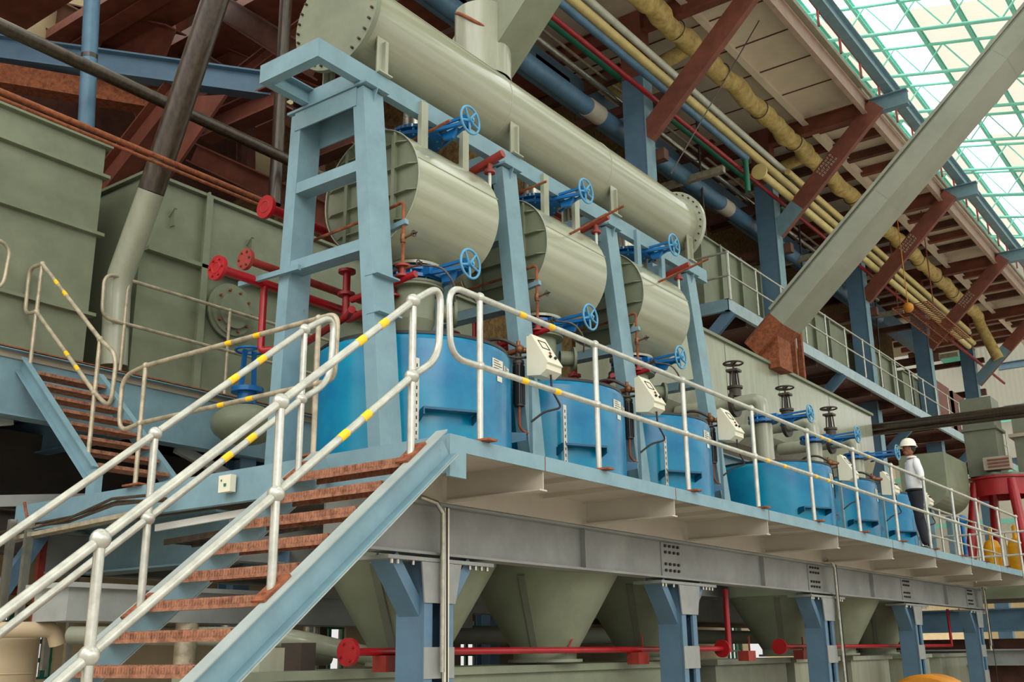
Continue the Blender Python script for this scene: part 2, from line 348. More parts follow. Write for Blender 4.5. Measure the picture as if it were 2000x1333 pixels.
def railing(name, label, bases, top=1.13, mid=.585, loop0=None, loop1=None, bands=(), m='galvanised', r=.0235, ball=True, plates=None, br=.045, group=None, cat='railing', lean=(0, 0, 0)):
    bs = [Vector(b) for b in bases]; t = T(name, label, cat, bs[0], group)
    tp = [b + PZ * top for b in bs]; md = [b + PZ * mid for b in bs]
    for b, q in zip(bs, tp):
        MB().tube([b, q], r, 12).build('post', m, t)
        if plates: 
            u, v = plates; pl = MB(); pl.bar(b - Vector(u) * .12 + PZ * .012, b + Vector(u) * .12 + PZ * .012, .11, .016, up=v); pl.cyl(b + Vector(u) * .065 + PZ * .01, b + Vector(u) * .065 + PZ * .03, .014, 6); pl.cyl(b - Vector(u) * .065 + PZ * .01, b - Vector(u) * .065 + PZ * .03, .014, 6); pl.build('base_plate', 'rust', t)
    if ball:
        for q in tp + md: MB().ball(q, br, 14, 9).build('ball_joint', m, t)
    else:
        j = MB(); [j.ball(q, r * 1.5, 8, 6) for q in tp + md]; j.build('ball_joint', m, t)
    path_t = list(tp); path_m = list(md)
    e0 = e1 = None
    if loop0 is not None:
        L = Vector(loop0); e0 = fillet([tp[0], tp[0] + L, md[0] + L * .93 , md[0]], .16, 7); MB().tube(e0, r, 12).build('end_loop', m, t)
    if loop1 is not None:
        L = Vector(loop1); e1 = fillet([tp[-1], tp[-1] + L, md[-1] + L * .93, md[-1]], .16, 7); MB().tube(e1, r, 12).build('end_loop', m, t)
    MB().tube(tp, r, 12).build('top_rail', m, t); MB().tube(md, r, 12).build('mid_rail', m, t)
    for seg, f, row in bands:
        A, B = ((tp, md)[row][seg], (tp, md)[row][seg + 1]); c = A.lerp(B, f); d = (B - A).normalized() * .001
        bb = MB(); band(bb, c - d, c + d, r * 1.04, .085); bb.build('tape_band', 'yellow_tape', t)
    return t
su = Vector((0, 1, SL)).normalized(); sn = Vector((0, -SL, 1)).normalized()
ys_ = [-.38, -1.53, -2.62, -3.7]
railing('stair_railing', 'galvanised tube handrail with yellow bands on the right side of the front staircase', [(-.03, y, .112 + SL * y) for y in ys_][:3] + [(-.03, -3.65, .112 - SL * 3.65)], top=1.088, mid=.543,
        loop0=(0, .30, .20), bands=[(0, .26, 0), (0, .44, 0), (0, .38, 1), (0, .55, 1)], plates=(su, sn), r=.027, br=.052)
railing('stair_railing', 'galvanised tube handrail with yellow bands on the left side of the front staircase', [(-1.14, y, .112 + SL * y) for y in [-.37, -1.60, -2.62, -3.65]], top=1.088, mid=.543,
        loop0=(0, .30, .20), bands=[(0, .33, 0), (0, .52, 0), (0, .37, 1), (0, .53, 1)], plates=(su, sn), r=.025, br=.045)
pp = [.40 + 1.645 * k for k in range(12)]
railing('platform_railing', 'long galvanised tube railing along the front edge of the blue tank platform', [(-.05, y, 0) for y in pp], loop0=(0, -.37, 0),
        bands=[(0, .33, 0), (0, .58, 0), (0, .34, 1), (0, .62, 1), (3, .2, 1), (3, .5, 1), (4, .3, 0), (4, .45, 0), (4, .1, 1), (4, .35, 1), (5, .4, 0)], plates=(PX, PZ), r=.0245, br=.04)
railing('platform_railing', 'worn galvanised railing on the left end of the platform behind the front stair rails', [(-3.7, .0, 0), (-1.39, .0, 0)], loop0=(-.36, 0, -.05), loop1=(.22, 0, 0),
        bands=[(0, .52, 0), (0, .68, 0), (0, .5, 1), (0, .66, 1)], m='galvanised_worn', plates=(PX, PZ), r=.022, br=.033)
# upper left stairs
def stairs2():
    t = T('side_staircase', 'short blue staircase with rusty treads climbing from platform to the green tank floor', 'staircase', (-5.2, .5, 0))
    a0, b0 = Vector((-6.0, .06, 1.55)), Vector((-4.45, .06, .20))
    d = (b0 - a0).normalized(); nrm = Vector((-d.z, 0, d.x)); nrm = nrm if nrm.z > 0 else -nrm
    for y, s in ((.06, 1), (.9, -1)):
        m = MB(); m.chan(a0 + PY * (y - .06), b0 + PY * (y - .06), .17, .07, .012, up=nrm, side=1 if s > 0 else -1); m.build('stringer', 'blue_steel', t)
        MB().box((-4.52, y - .04, -.02), (-4.38, y + .04, .24)).build('stringer_foot', 'blue_steel', t)
    for k in range(8):
        p = a0.lerp(b0, (k + .8) / 8.4); MB().box((p.x - .1, .08, p.z - .02), (p.x + .12, .88, p.z + .015)).build('tread', 'tread_rust', t)
stairs2()
railing('stair_railing', 'grey tube handrail with yellow bands on the near side of the side staircase', [(-5.88, .06, 1.52), (-4.60, .06, .42)], top=1.15, mid=.60, loop0=(-.26, 0, .02), loop1=(.32, 0, -.22),
        bands=[(0, .27, 0), (0, .42, 0), (0, .55, 1), (0, .72, 1)], m='galvanised_worn', r=.022, br=.034)
# ================================================================ LEFT UPPER FLOOR
def upper_floor():
    t = T('upper_floor', 'raised floor with deep blue edge beam carrying the green box tanks on the left', 'floor platform', (-7, 3, .97))
    MB().box((-12, -6, 1.60), (-6.02, 8.6, 1.68)).build('deck_plate', 'deck_grey', t)
    m = MB(); m.ibeam((-6.05, -6, 1.33), (-6.05, 8.6, 1.33), .72, .22, .02); m.build('edge_beam', 'blue_steel', t)
    m = MB(); m.box((-6.16, -6, 1.68), (-5.94, 8.6, 1.705)); m.build('edge_strip', 'rust', t)
    for y in (-4, 1.6, 5.4):
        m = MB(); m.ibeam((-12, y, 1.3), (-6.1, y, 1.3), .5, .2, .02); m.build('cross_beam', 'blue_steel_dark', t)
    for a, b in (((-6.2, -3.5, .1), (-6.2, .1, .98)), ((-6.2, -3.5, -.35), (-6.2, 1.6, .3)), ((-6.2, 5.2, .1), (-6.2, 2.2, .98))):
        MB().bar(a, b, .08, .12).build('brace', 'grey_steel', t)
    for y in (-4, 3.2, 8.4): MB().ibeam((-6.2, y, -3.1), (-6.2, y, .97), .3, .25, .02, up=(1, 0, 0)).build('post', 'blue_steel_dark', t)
upper_floor()
railing('upper_floor_railing', 'worn tube railing along the upper floor edge in front of the second green tank', [(-5.98, 1.19, 1.7), (-5.98, 2.69, 1.7), (-5.98, 4.2, 1.7), (-5.98, 5.7, 1.7)], loop0=(0, -.32, 0), m='galvanised_worn', r=.022, br=.03)
railing('upper_floor_railing', 'looped tube railing end at the far left in front of the large green tank', [(-5.98, -2.1, 1.7), (-5.98, -.68, 1.7)], loop1=(0, .42, 0), m='galvanised_worn', r=.022, br=.03)
def boxtank(name, label, x, y0, y1, z0, z1, depth, flanges, ribs, lugs=(), m='green_grey_dull', lip=True):
    t = T(name, label, 'tank', (x - depth / 2, (y0 + y1) / 2, z0))
    MB().box((x - depth, y0, z0), (x, y1, z1)).build('shell', m, t)
    for z in flanges: MB().box((x - depth - .05, y0 - .06, z - .02), (x + .07, y1 + .06, z + .02)).build('flange', m, t)
    for y in ribs: MB().box((x, y - .012, z0), (x + .09, y + .012, z1 + .02)).box((x + .09, y - .05, z0), (x + .10, y + .05, z1 - .02)).build('rib', m, t)
    for y, z in lugs: 
        MB().poly([(x, y - .05, z), (x, y + .05, z), (x + .08, y + .02, z + .12), (x + .08, y - .02, z + .12)], .02, PZ).box((x, y - .012, z - .12), (x + .08, y + .012, z + .1)).build('lifting_lug', m, t)
    return t
boxtank('box_tank', 'large grey-green box tank at the far left edge of the upper floor', -6.2, -6, .85, 1.72, 4.53, 3.5, (4.1, 3.35, 2.35, 4.5), (), lugs=((-.55, 3.9),), m='green_grey_dull')
t = boxtank('box_tank', 'grey-green ribbed box tank with round manhole behind the first frame', -6.2, 1.45, 8.2, 1.72, 4.40, 3.2, (4.38,), (2.35, 3.9, 5.5, 7.0), lugs=((1.85, 3.9), (3.1, 3.9)), m='green_grey_dull')
MB().box((-6.2, 1.5, 3.35), (-6.1, 8.2, 3.40)).build('mid_stiffener', 'green_grey_dull', t)
m = MB(); c = P(450, 610, x=-6.15); m.lathe(c, PX, [(0, .10), (.24, .10), (.24, .06), (.33, .06), (.33, .03), (.38, .03), (.38, 0)], 32); m.build('manhole_cover', 'green_grey_dull', t)
for i in range(10): MB().cyl(c + Vector((.06, .28 * math.cos(i * .628), .28 * math.sin(i * .628))), c + Vector((.1, .28 * math.cos(i * .628), .28 * math.sin(i * .628))), .018, 6).build('bolt', 'rust', t)
# ball valve on floor at (480,690)-(520,760)
t = T('floor_gate_valve', 'bright blue gate valve with round handwheel on a green dome near the upper floor railing', 'valve', P(490, 770, x=-5.5))
q = P(487, 700, x=-5.5)
MB().torus(q + PZ * .10, PZ, .17, .018).bar(q + Vector((-.17, 0, .1)), q + Vector((.17, 0, .1)), .02, .02).build('handwheel', 'valve_blue', t)
MB().bar(q + Vector((0, -.07, .1)), q + Vector((0, -.1, -.4)), .03, .06).bar(q + Vector((0, .07, .1)), q + Vector((0, .1, -.4)), .03, .06).build('yoke', 'valve_blue', t)
MB().lathe(q + Vector((0, 0, -.45)), PZ, [(0, .06), (.2, .06), (.2, 0), (.12, 0), (.12, -.15)], 24).build('bonnet', 'valve_blue', t)
MB().ball(q + Vector((0, 0, -.85)), .42, 24, 12, (1, 1, .6)).build('dome', 'green_grey_dull', t)
# ================================================================ BLUE TANKS AND HOPPERS
TY = [1.87 + PIT * k for k in (0, 1, 2, 4, 5, 6)]
TX = -2.035; TR = .956; TH = 1.29
tl = ['blue round tank nearest the staircase, directly behind the first frame leg', 'second blue tank from the stairs, right of the first cream control box', 'third blue tank from the stairs, under the farthest drum', 'wide-looking blue tank after the gap, in front of the long green trough', 'fifth blue tank from the stairs, with a vertical-wheel valve behind', 'farthest blue tank, partly behind the standing man']
def bluetank(i):
    y = TY[i]; c = Vector((TX, y, 0)); t = T('round_tank', tl[i], 'tank', (TX, y, -.02), 'blue tanks on the platform')
    MB().lathe((TX, y, -.03), PZ, [(TR, 0), (TR, TH - .02), (TR - .01, TH + .015), (TR - .03, TH + .03), (TR - .10, TH + .03)], 72).build('shell', 'tank_blue', t)
    MB().lathe((TX, y, TH - .01), PZ, [(TR - .09, 0), (TR - .09, .035), (0, .05)], 48).build('lid', 'dark_steel', t)
    MB().lathe((TX, y, TH), PZ, [(TR - .02, 0), (TR - .02, .03), (TR - .09, .03)], 48).build('gasket', 'black', t)
    # front pad with gusset ends
    for ac in (-.52, 1.0):
        s = MB(); pts = []; er = Vector((math.cos(ac), math.sin(ac), 0)); et = Vector((-er.y, er.x, 0)); cc = Vector((TX, y, .56))
        for k in range(7): a = ac - .26 + .52 * k / 6; pts.append(cc + Vector((math.cos(a), math.sin(a), 0)) * TR * .995)
        pts += [cc + er * (TR + .12) + et * .26, cc + er * (TR + .12) - et * .26]
        s.poly(pts, .022, PZ)
        for w in (-.26, .25): s.poly([cc + er * TR * .95 + et * w, cc + er * (TR + .12) + et * w, cc + er * (TR + .12) + et * w - PZ * .05, cc + er * TR * .95 + et * w - PZ * .09], .012, et)
        s.build('mounting_pad', 'tank_blue_flat', t)
    # white label plates with small dark lines
    for a, w, h, zc in ((.12, .19, .14, 1.09), (.32, .14, .10, 1.08), (.15, .09, .05, .975)):
        b = MB(); o = Vector((TX, y, zc)); da = w / TR / 2
        q = [Vector((math.cos(v), math.sin(v), 0)) * (TR + .004) + o for v in (a - da, a + da)]
        b.poly([q[0] - PZ * h / 2, q[1] - PZ * h / 2, q[1] + PZ * h / 2, q[0] + PZ * h / 2], .003, (math.cos(a), math.sin(a), 0))
        lb = b.build('label_plate', 'label_white', t)
        if w > .1:
            k = MB()
            for r in range(5):
                if r > 3 and w < .1: break
                f0, f1 = .12, .6 + .3 * ((r * 37) % 3) / 2
                z = zc + h * (.36 - .17 * r); u0, u1 = q[0].lerp(q[1], f0), q[0].lerp(q[1], f1); nn = Vector((math.cos(a), math.sin(a), 0)) * .005
                k.poly([Vector((u0.x, u0.y, z)) + nn, Vector((u1.x, u1.y, z)) + nn, Vector((u1.x, u1.y, z + .006)) + nn, Vector((u0.x, u0.y, z + .006)) + nn], .001, nn)
            k.build('label_text', 'dark_steel', lb)
    h = T('hopper_cone', ['grey-green cone hopper nearest the stairs, hanging behind the first column', 'second cone hopper, with a small red paint mark', 'third cone hopper, half hidden behind the second column', 'cone hopper right of the red standpipe', 'fifth cone hopper, behind the third column', 'farthest cone hopper, next to the fourth column'][i], 'hopper', (TX, y, -2.2), 'hopper cones under the platform')
    MB().lathe((TX, y, 0), PZ, [(.79, -.04), (.80, -.70), (.34, -1.48), (.34, -1.55), (.40, -1.55), (.40, -1.58), (0, -1.58)], 56).build('cone', 'green_grey_dull', h)
    a = -1.25
    p0 = Vector((TX + .80 * math.cos(a), y + .80 * math.sin(a), -.72)); p1 = Vector((TX + .35 * math.cos(a), y + .35 * math.sin(a), -1.46)); MB().bar(p0, p1, .07, .03, up=(math.cos(a), math.sin(a), .5)).build('seam_strip', 'green_grey_dark', h)
    if i == 1:
        k = MB(); a = -.25
        for dz, da in ((0, 0), (.05, .03), (-.05, -.02)):
            rr = .80 - .6 * ((-.70) - (-1.42 + dz)) / 1.02 + .012; pz = -1.42 + dz
            k.bar((TX + rr * math.cos(a + da), y + rr * math.sin(a + da) - .03, pz - .02), (TX + rr * math.cos(a + da), y + rr * math.sin(a + da) + .03, pz + .03), .006, .02)
        k.build('paint_mark', 'red_paint', h)
for i in range(6): bluetank(i)
# ================================================================ A-FRAMES
FY = [.80 + PIT * k for k in range(4)]
def aframe(i):
    y = FY[i]; t = T('support_frame', ['blue steel A-shaped frame nearest the camera, standing over the first blue tank', 'second blue A-shaped frame, between the first and second drums', 'third blue A-shaped frame, between the second and third drums', 'farthest blue A-shaped frame, right of the third drum'][i], 'frame', (-2.05, y, 0), 'blue A-shaped frames')
    for s in (-1, 1):
        xb, xt = -2.02 + s * .66, -2.13 + s * .42
        if s < 0: xb = -2.68
        a, b = Vector((xb, y, -.02)), Vector((xt, y, 3.64))
        m = MB(); m.bar(a, b, .27, .14, up=(s, 0, 0)); m.build('leg', 'blue_steel', t)
        if i == 0 and s > 0:
            for z in (1.36, 1.72):
                f = (z + .02) / 3.66; p = a.lerp(b, f); MB().box((p.x - .02, y - .14, z), (p.x + .14, y + .15, z + .015)).build('splice_clip', 'blue_steel', t)
    for z, w in ((2.04, .10), (2.84, .10)):
        f = (z) / 3.66; xl = -2.68 + (-2.55 + 2.68) * f; xr = -1.36 + (-1.71 + 1.36) * f
        m = MB(); m.chan((xl, y - .13, z), (xr, y - .13, z), .11, .16, .012, side=-1); m.build('rung', 'blue_steel', t)
    MB().box((-2.56, y - .145, 3.46), (-1.72, y - .13, 3.655)).build('cap_beam', 'blue_steel', t); MB().box((-2.56, y + .13, 3.36), (-1.72, y + .145, 3.655)).build('cap_beam', 'blue_steel', t)
    m = MB(); m.box((-2.66, y - .16, 3.66), (-1.58, y + .16, 3.685)); m.build('cap_plate', 'blue_steel', t)
    for x in (-1.66,): MB().poly([(x, y - .006, 3.48), (x, y - .006, 3.66), (x + .08, y - .006, 3.66), (x + .03, y - .006, 3.52)], .012, PY).build('cap_gusset', 'blue_steel', t)
for i in range(4): aframe(i)
def headframe():
    t = T('header_support', 'blue channel frame lying on the A-shaped frames and carrying the long header pipe', 'frame', (-2.05, 4, 3.68))
    m = MB(); m.chan((-1.66, .12, 3.79), (-1.66, 7.85, 3.79), .19, .09, .014, side=-1); m.build('side_channel', 'blue_steel', t)
    m = MB(); m.chan((-2.45, .12, 3.79), (-2.45, 7.85, 3.79), .19, .09, .014, side=1); m.build('side_channel', 'blue_steel', t)
    m = MB(); m.box((-2.45, .105, 3.695), (-1.66, .119, 3.885)); m.build('end_channel', 'blue_steel', t); MB().box((-2.359, .12, 3.695), (-1.751, .21, 3.709)).build('end_flange', 'blue_steel', t)
    for y in FY: MB().box((-2.44, y - .1, 3.69), (-1.67, y - .085, 3.88)).build('cross_channel', 'blue_steel', t)
headframe()
def header():
    t = T('header_pipe', 'very long grey-green header cylinder with bolted end plate on top of the blue frames', 'pressure vessel', (-2.05, 4, 4.1))
    z = 4.55
    MB().lathe((-2.05, .72, z), PY, [(.455, 0), (.455, 6.8)], 72).build('shell', 'rolled_green', t)
    e = MB().lathe((-2.05, .66, z), PY, [(0, 0), (.565, 0), (.565, .025), (.565, .06), (.455, .06)], 72).build('end_plate', 'green_grey_dull', t)
    for i in range(30): a = i * 2 * PI / 30; MB().cyl((-2.05 + .52 * math.cos(a), .63, z + .52 * math.sin(a)), (-2.05 + .52 * math.cos(a), .67, z + .52 * math.sin(a)), .013, 6).build('bolt', 'dark_steel', e)
    e = MB().lathe((-2.05, 7.5, z), PY, [(.455, 0), (.565, 0), (.565, .04), (.565, .08), (0, .08)], 72).build('far_flange', 'green_grey', t)
    for i in range(30): a = i * 2 * PI / 30; MB().cyl((-2.05 + .52 * math.cos(a), 7.47, z + .52 * math.sin(a)), (-2.05 + .52 * math.cos(a), 7.5, z + .52 * math.sin(a)), .012, 6).build('bolt', 'dark_steel', e)
    for y in (2.98, 5.13): MB().torus((-2.05, y, z), PY, .456, .006, 64, 6).build('weld_seam', 'green_grey', t)
    for a, y0, y1 in ((.62, .75, 2.98),): MB().bar((-2.05 + .456 * math.cos(a), y0, z + .456 * math.sin(a)), (-2.05 + .456 * math.cos(a), y1, z + .456 * math.sin(a)), .012, .008).build('long_seam', 'green_grey', t)
    for y in (.95, 3.12, 5.28, 7.38):
        for s in (-1, 1):
            m = MB(); x = -2.05 + s * .37; m.box((x - .005, y - .08, 3.90), (x + .008, y + .08, 4.34)); m.box((x - .07, y - .006, 3.9), (x + .05, y + .006, 4.25)); m.box((x - .08, y - .09, 3.89), (x + .06, y + .09, 3.905)); m.build('saddle_leg', 'green_grey', t)
    for k in range(3): MB().lathe((-2.05, 1.87 + PIT * k, 3.72), PZ, [(.27, 0), (.27, .03), (.15, .03), (.13, .45)], 32).build('outlet_nozzle', 'aluminium', t)
    m = MB().lathe((-2.05, 3.02, 4.9), PZ, [(.335, 0), (.335, .9)], 48); m.build('inlet_pipe', 'green_grey', t)
    MB().torus((-2.05, 3.02, 5.62), PX * .62 + PZ * .75, .36, .02, 40, 8).build('weld_seam', 'rust', t)
header()
t = T('inlet_duct', 'grey-green square duct slanting up from the top of the header pipe', 'duct', (-2.2, 3, 5.4))
m = MB(); a = Vector((-2.42, 3.15, 5.0)); b = Vector((2.2, 3.15, 9.7)); m.bar(a, b, .60, .50, up=(0, 1, 0)); m.build('duct_shell', 'green_grey_dull', t)
d_, u_, v_ = frame(a, b, (0, 1, 0)); m = MB()
m.bar(a + u_ * .33 - v_ * .27, b + u_ * .33 - v_ * .27, .07, .02, up=(0, 1, 0)); m.build('duct_flange', 'green_grey', t)
# ================================================================ DRUMS
def drum(i):
    y0 = 1.22 + 2.13 * i; y1 = y0 + 1.27; r = .63; z = 2.885; c = Vector((-2.05, 0, z))
    t = T('steam_drum', ['grey-green horizontal drum nearest the stairs, behind the first blue frame', 'middle grey-green drum with a bright top highlight', 'farthest of the three grey-green drums'][i], 'drum', (-2.05, y0, 2.25), 'grey-green drums')
    MB().lathe((-2.05, y0, z), PY, [(r, 0), (r, y1 - y0 - .02), (r - .02, y1 - y0)], 80).build('shell', 'rolled_green', t)
    MB().lathe((-2.05, y0, z), PY, [(0, .02), (r, .02)], 64).build('end_plate', 'green_grey_dull', t)
    MB().lathe((-2.05, y1, z), PY, [(r - .02, 0), (0, .0)], 64).build('far_end', 'green_grey_dull', t)
    MB().torus((-2.05, y0, z), PY, r, .008, 64, 6).build('rim', 'green_grey', t)
    for k in range(4):
        zz = z + .42 - .27 * k - .02; hw = math.sqrt(r * r - (zz - z) ** 2) - .01
        MB().poly([(-2.05 - hw, y0 + .02, zz), (-2.05 + hw, y0 + .02, zz), (-2.05 + hw - .10, y0 - .03, zz), (-2.05 - hw + .10, y0 - .03, zz)], .010, PZ).build('stiffener', 'green_grey_dull', t)
    for x in (-2.36, -1.73):
        hw = math.sqrt(r * r - (x + 2.05) ** 2) - .02; MB().box((x - .006, y0 - .03, z - hw), (x + .006, y0 + .02, z + hw)).box((x - .02, y0 - .038, z - hw + .04), (x + .02, y0 - .03, z + hw - .04)).build('vertical_stiffener', 'green_grey_dull', t)
    a = .30; MB().bar((-2.05 + r * math.cos(a), y0, z + r * math.sin(a)), (-2.05 + r * math.cos(a), y1, z + r * math.sin(a)), .012, .008).build('long_seam', 'green_grey', t)
    for yy, hm in ((y0 + .30, 'green_grey'), (y0 + .95, 'green_grey')):
        if i == 2: hm = 'blue_steel'
        for s in (-1, 1):
            x = -2.05 + s * .43; m = MB(); m.chan((x, yy, 3.22), (x, yy, 3.84), .10, .05, .008, up=(0, 1, 0), side=1); m.build('hanger', hm, t)
    MB().lathe((-2.05, 1.87 + PIT * i, 0), PZ, [(.26, 2.32), (.17, 2.32), (.17, 2.25)][::1], 32).build('outlet_saddle', 'green_grey_dull', t)
for i in range(3): drum(i)
# ================================================================ VALVES
def wheel(o, ax, r, rr, m, parent, spokes=5, ph=.3):
    o, ax = Vector(o), Vector(ax).normalized(); ref = PZ if abs(ax.z) < .9 else PY; u = ax.cross(ref).normalized(); w = ax.cross(u)
    g = MB(); g.torus(o, ax, r, rr, 40, 10)
    for k in range(spokes):
        a = ph + 2 * PI * k / spokes; d = u * math.cos(a) + w * math.sin(a); g.tube([o + d * .02 - ax * .012, o + d * r], [rr * 1.15, rr * .85], 8)
    g.cyl(o - ax * .03, o + ax * .03, rr * 2.4, 12); g.cyl(o + ax * .02, o + ax * .045, rr * 1.2, 6)
    return g.build('handwheel', m, parent)
def gatevalve(label, y, z, x0=-2.05, xw=-1.32, group=None, rb=.27, wr=.145, dk='valve_blue'):
    t = T('gate_valve', label, 'valve', (x0, y, z - .05), group)
    MB().lathe((x0, y, z - .05), PZ, [(0, 0), (rb, 0), (rb, .035), (rb * .8, .04), (rb * .8, .07), (rb, .075), (rb, .11), (0, .11)], 40).build('valve_body', dk, t)
    for k in range(10): a = .3 + k * .628; MB().cyl((x0 + rb * .9 * math.cos(a), y + rb * .9 * math.sin(a), z - .06), (x0 + rb * .9 * math.cos(a), y + rb * .9 * math.sin(a), z + .07), .013, 6).build('bolt', 'wheel_blue', t)
    m = MB(); m.bar((x0 + rb * .8, y - .07, z + .02), (xw - .03, y - .03, z + .045), .02, .03); m.bar((x0 + rb * .8, y + .09, z), (xw - .03, y + .04, z - .045), .02, .03); m.bar((x0 + rb * .9, y - .10, z - .02), (xw - .02, y - .03, z - .03), .035, .035)
    m.bar((x0 + rb, y + .12, z - .1), (xw - .05, y + .01, z - .03), .025, .025); m.build('yoke', dk, t)
    m = MB(); m.box((x0 + rb * .75, y - .13, z - .04), (x0 + rb + .05, y + .13, z + .06)); m.build('gland_box', dk, t)
    MB().poly([(x0 + rb + .10, y - .02, z - .05), (x0 + rb + .30, y - .02, z - .03), (x0 + rb + .24, y - .02, z - .13), (x0 + rb + .12, y - .02, z - .12)], .04, PY).build('yoke_foot', dk, t)
    MB().cyl((x0 + rb, y, z), (xw + .01, y, z), .012, 10).build('stem', 'dark_steel', t)
    MB().lathe((xw - .05, y, z), PX, [(0, 0), (.05, 0), (.05, .03), (.025, .03), (.025, .06)], 16).build('nut', dk, t)
    wheel((xw, y, z), PX, wr, .013, 'wheel_blue', t); return t
nth = ['over the nearest blue tank', 'over the second blue tank', 'over the third blue tank']
for i in range(3):
    y = 1.87 + PIT * i
    gatevalve('blue gate valve with blue handwheel between header pipe and ' + ['nearest', 'middle', 'farthest'][i] + ' drum', y, 3.69, group='upper blue gate valves')
    gatevalve('blue gate valve with blue handwheel under the ' + ['nearest', 'middle', 'farthest'][i] + ' drum', y, 2.12 + .02, group='lower blue gate valves')
    t = T('feed_spout', 'grey flanged cone-bottom spout ' + nth[i], 'spout', (-2.05, y, 1.35), 'feed spouts')
    MB().lathe((-2.05, y, 0), PZ, [(.30, 2.03), (.30, 2.005), (.215, 2.0), (.215, 1.68), (.15, 1.50), (.15, 1.40)], 40).build('barrel', 'green_grey_dull', t)
    MB().lathe((-2.05, y, 0), PZ, [(.31, 2.055), (.31, 2.03), (.2, 2.03)], 40).build('top_flange', 'green_grey_dark', t)
    MB().lathe((-2.05, y, 0), PZ, [(.15, 1.46), (.22, 1.44), (.22, 1.33), (0, 1.33)], 32).build('dark_base', 'dark_steel', t)
    m = MB(); m.lathe((-1.85, y + .15, 1.78), PX * .7 + PY * .7, [(.09, 0), (.09, .15), (.14, .15), (.14, .18), (0, .18)], 28); m.build('side_nozzle', 'green_grey_dull', t)
    MB().lathe((-2.05, y, 0), PZ, [(.29, 2.22), (.29, 2.25), (.13, 2.32)], 40).build('top_ring', 'green_grey', t)
# ================================================================ SMALL STEAM LINES per drum
for i in range(3):
    y = 1.06 + 2.13 * i
    t = T('steam_line', 'thin rusty pipe with brass valves in front of the ' + ['nearest', 'middle', 'farthest'][i] + ' drum', 'pipe', (-1.5, y, 1.8), 'rusty steam lines')
    MB().tube(fillet([(-2.75, y, 2.46), (-1.9, y, 2.50), (-1.46, y, 2.55), (-1.46, y, 1.86)], .05, 5), .016, 10).build('pipe_run', 'rust', t)
    MB().bar((-1.75, y, 2.30), (-1.42, y, 2.34), .05, .05).build('clip_bar', 'blue_steel', t)
    MB().lathe((-1.46, y, 2.14), PZ, [(0, 0), (.025, 0), (.03, .03), (.025, .08), (0, .08)], 12).build('valve_body', 'brass', t)
    MB().tube([(-1.46, y, 2.18), (-1.34, y, 2.20)], .011, 8).build('valve_stem', 'brass', t); wheel((-1.33, y, 2.20), PX, .028, .005, 'dark_steel', t, 4)
    MB().lathe((-1.46, y, 1.80), PZ, [(0, 0), (.07, 0), (.07, .02), (.03, .02), (.03, .1), (.07, .1), (.07, .12), (0, .12)], 16).build('flange', 'red_oxide', t)
    MB().tube([(-2.1, y, 1.72), (-1.30, y, 1.80)], .032, 12).build('red_pipe', 'red_paint', t)
    MB().tube(fillet([(-1.62, y, 1.72), (-1.64, y, 1.90), (-1.5, y, 1.88), (-1.34, y, 1.88), (-1.24, y, 1.87)], .03, 4), .012, 8).build('drain_pipe', 'brass', t); wheel((-1.24, y - .03, 1.88), PX, .028, .005, 'dark_steel', t, 4)
    MB().tube(fillet([(-1.24, y, 1.87), (-1.05, y + .08, 1.83), (-.98, y + .16, 1.68), (-1.05, y + .25, 1.55)], .08, 5), .010, 8).build('hose', 'dark_pipe', t)
# rods sticking out
for n_, (y, xa, za, xb, zb) in enumerate([(1.62, -2.0, 3.52, -1.38, 3.60), (3.30, -1.95, 3.52, -1.38, 3.56), (3.9, -1.60, 3.12, -.75, 3.30), (6.0, -1.62, 3.12, -.75, 3.30)]):
    MB().tube([(xa, y, za), (xb, y, zb)], .015, 8).build('rusty_rod', 'rust', label=['rusty rod jutting out above the nearest drum', 'short rusty rod jutting out beside the second frame', 'rusty rod sticking out over the middle drum', 'rusty rod sticking out over the farthest drum'][n_], cat='rod')
for i in range(3):
    y = 2.55 + 2.13 * i
    t = T('vent_stub', 'red capped pipe stub on a white stem above the ' + ['nearest', 'middle', 'farthest'][i] + ' drum', 'pipe', (-1.6, y, 3.3), 'red pipe stubs')
    MB().tube([(-2.25, y, 3.44), (-1.42, y, 3.62)], .045, 14).build('red_pipe', 'red_oxide', t)
    MB().lathe((-1.6, y, 3.44), PZ, [(0, 0), (.06, 0), (.06, .03), (.03, .04), (.03, .12)], 16).build('flange', 'red_oxide', t)
    MB().cyl((-1.6, y, 3.1), (-1.6, y, 3.45), .018, 10).build('stem', 'white_pipe', t)
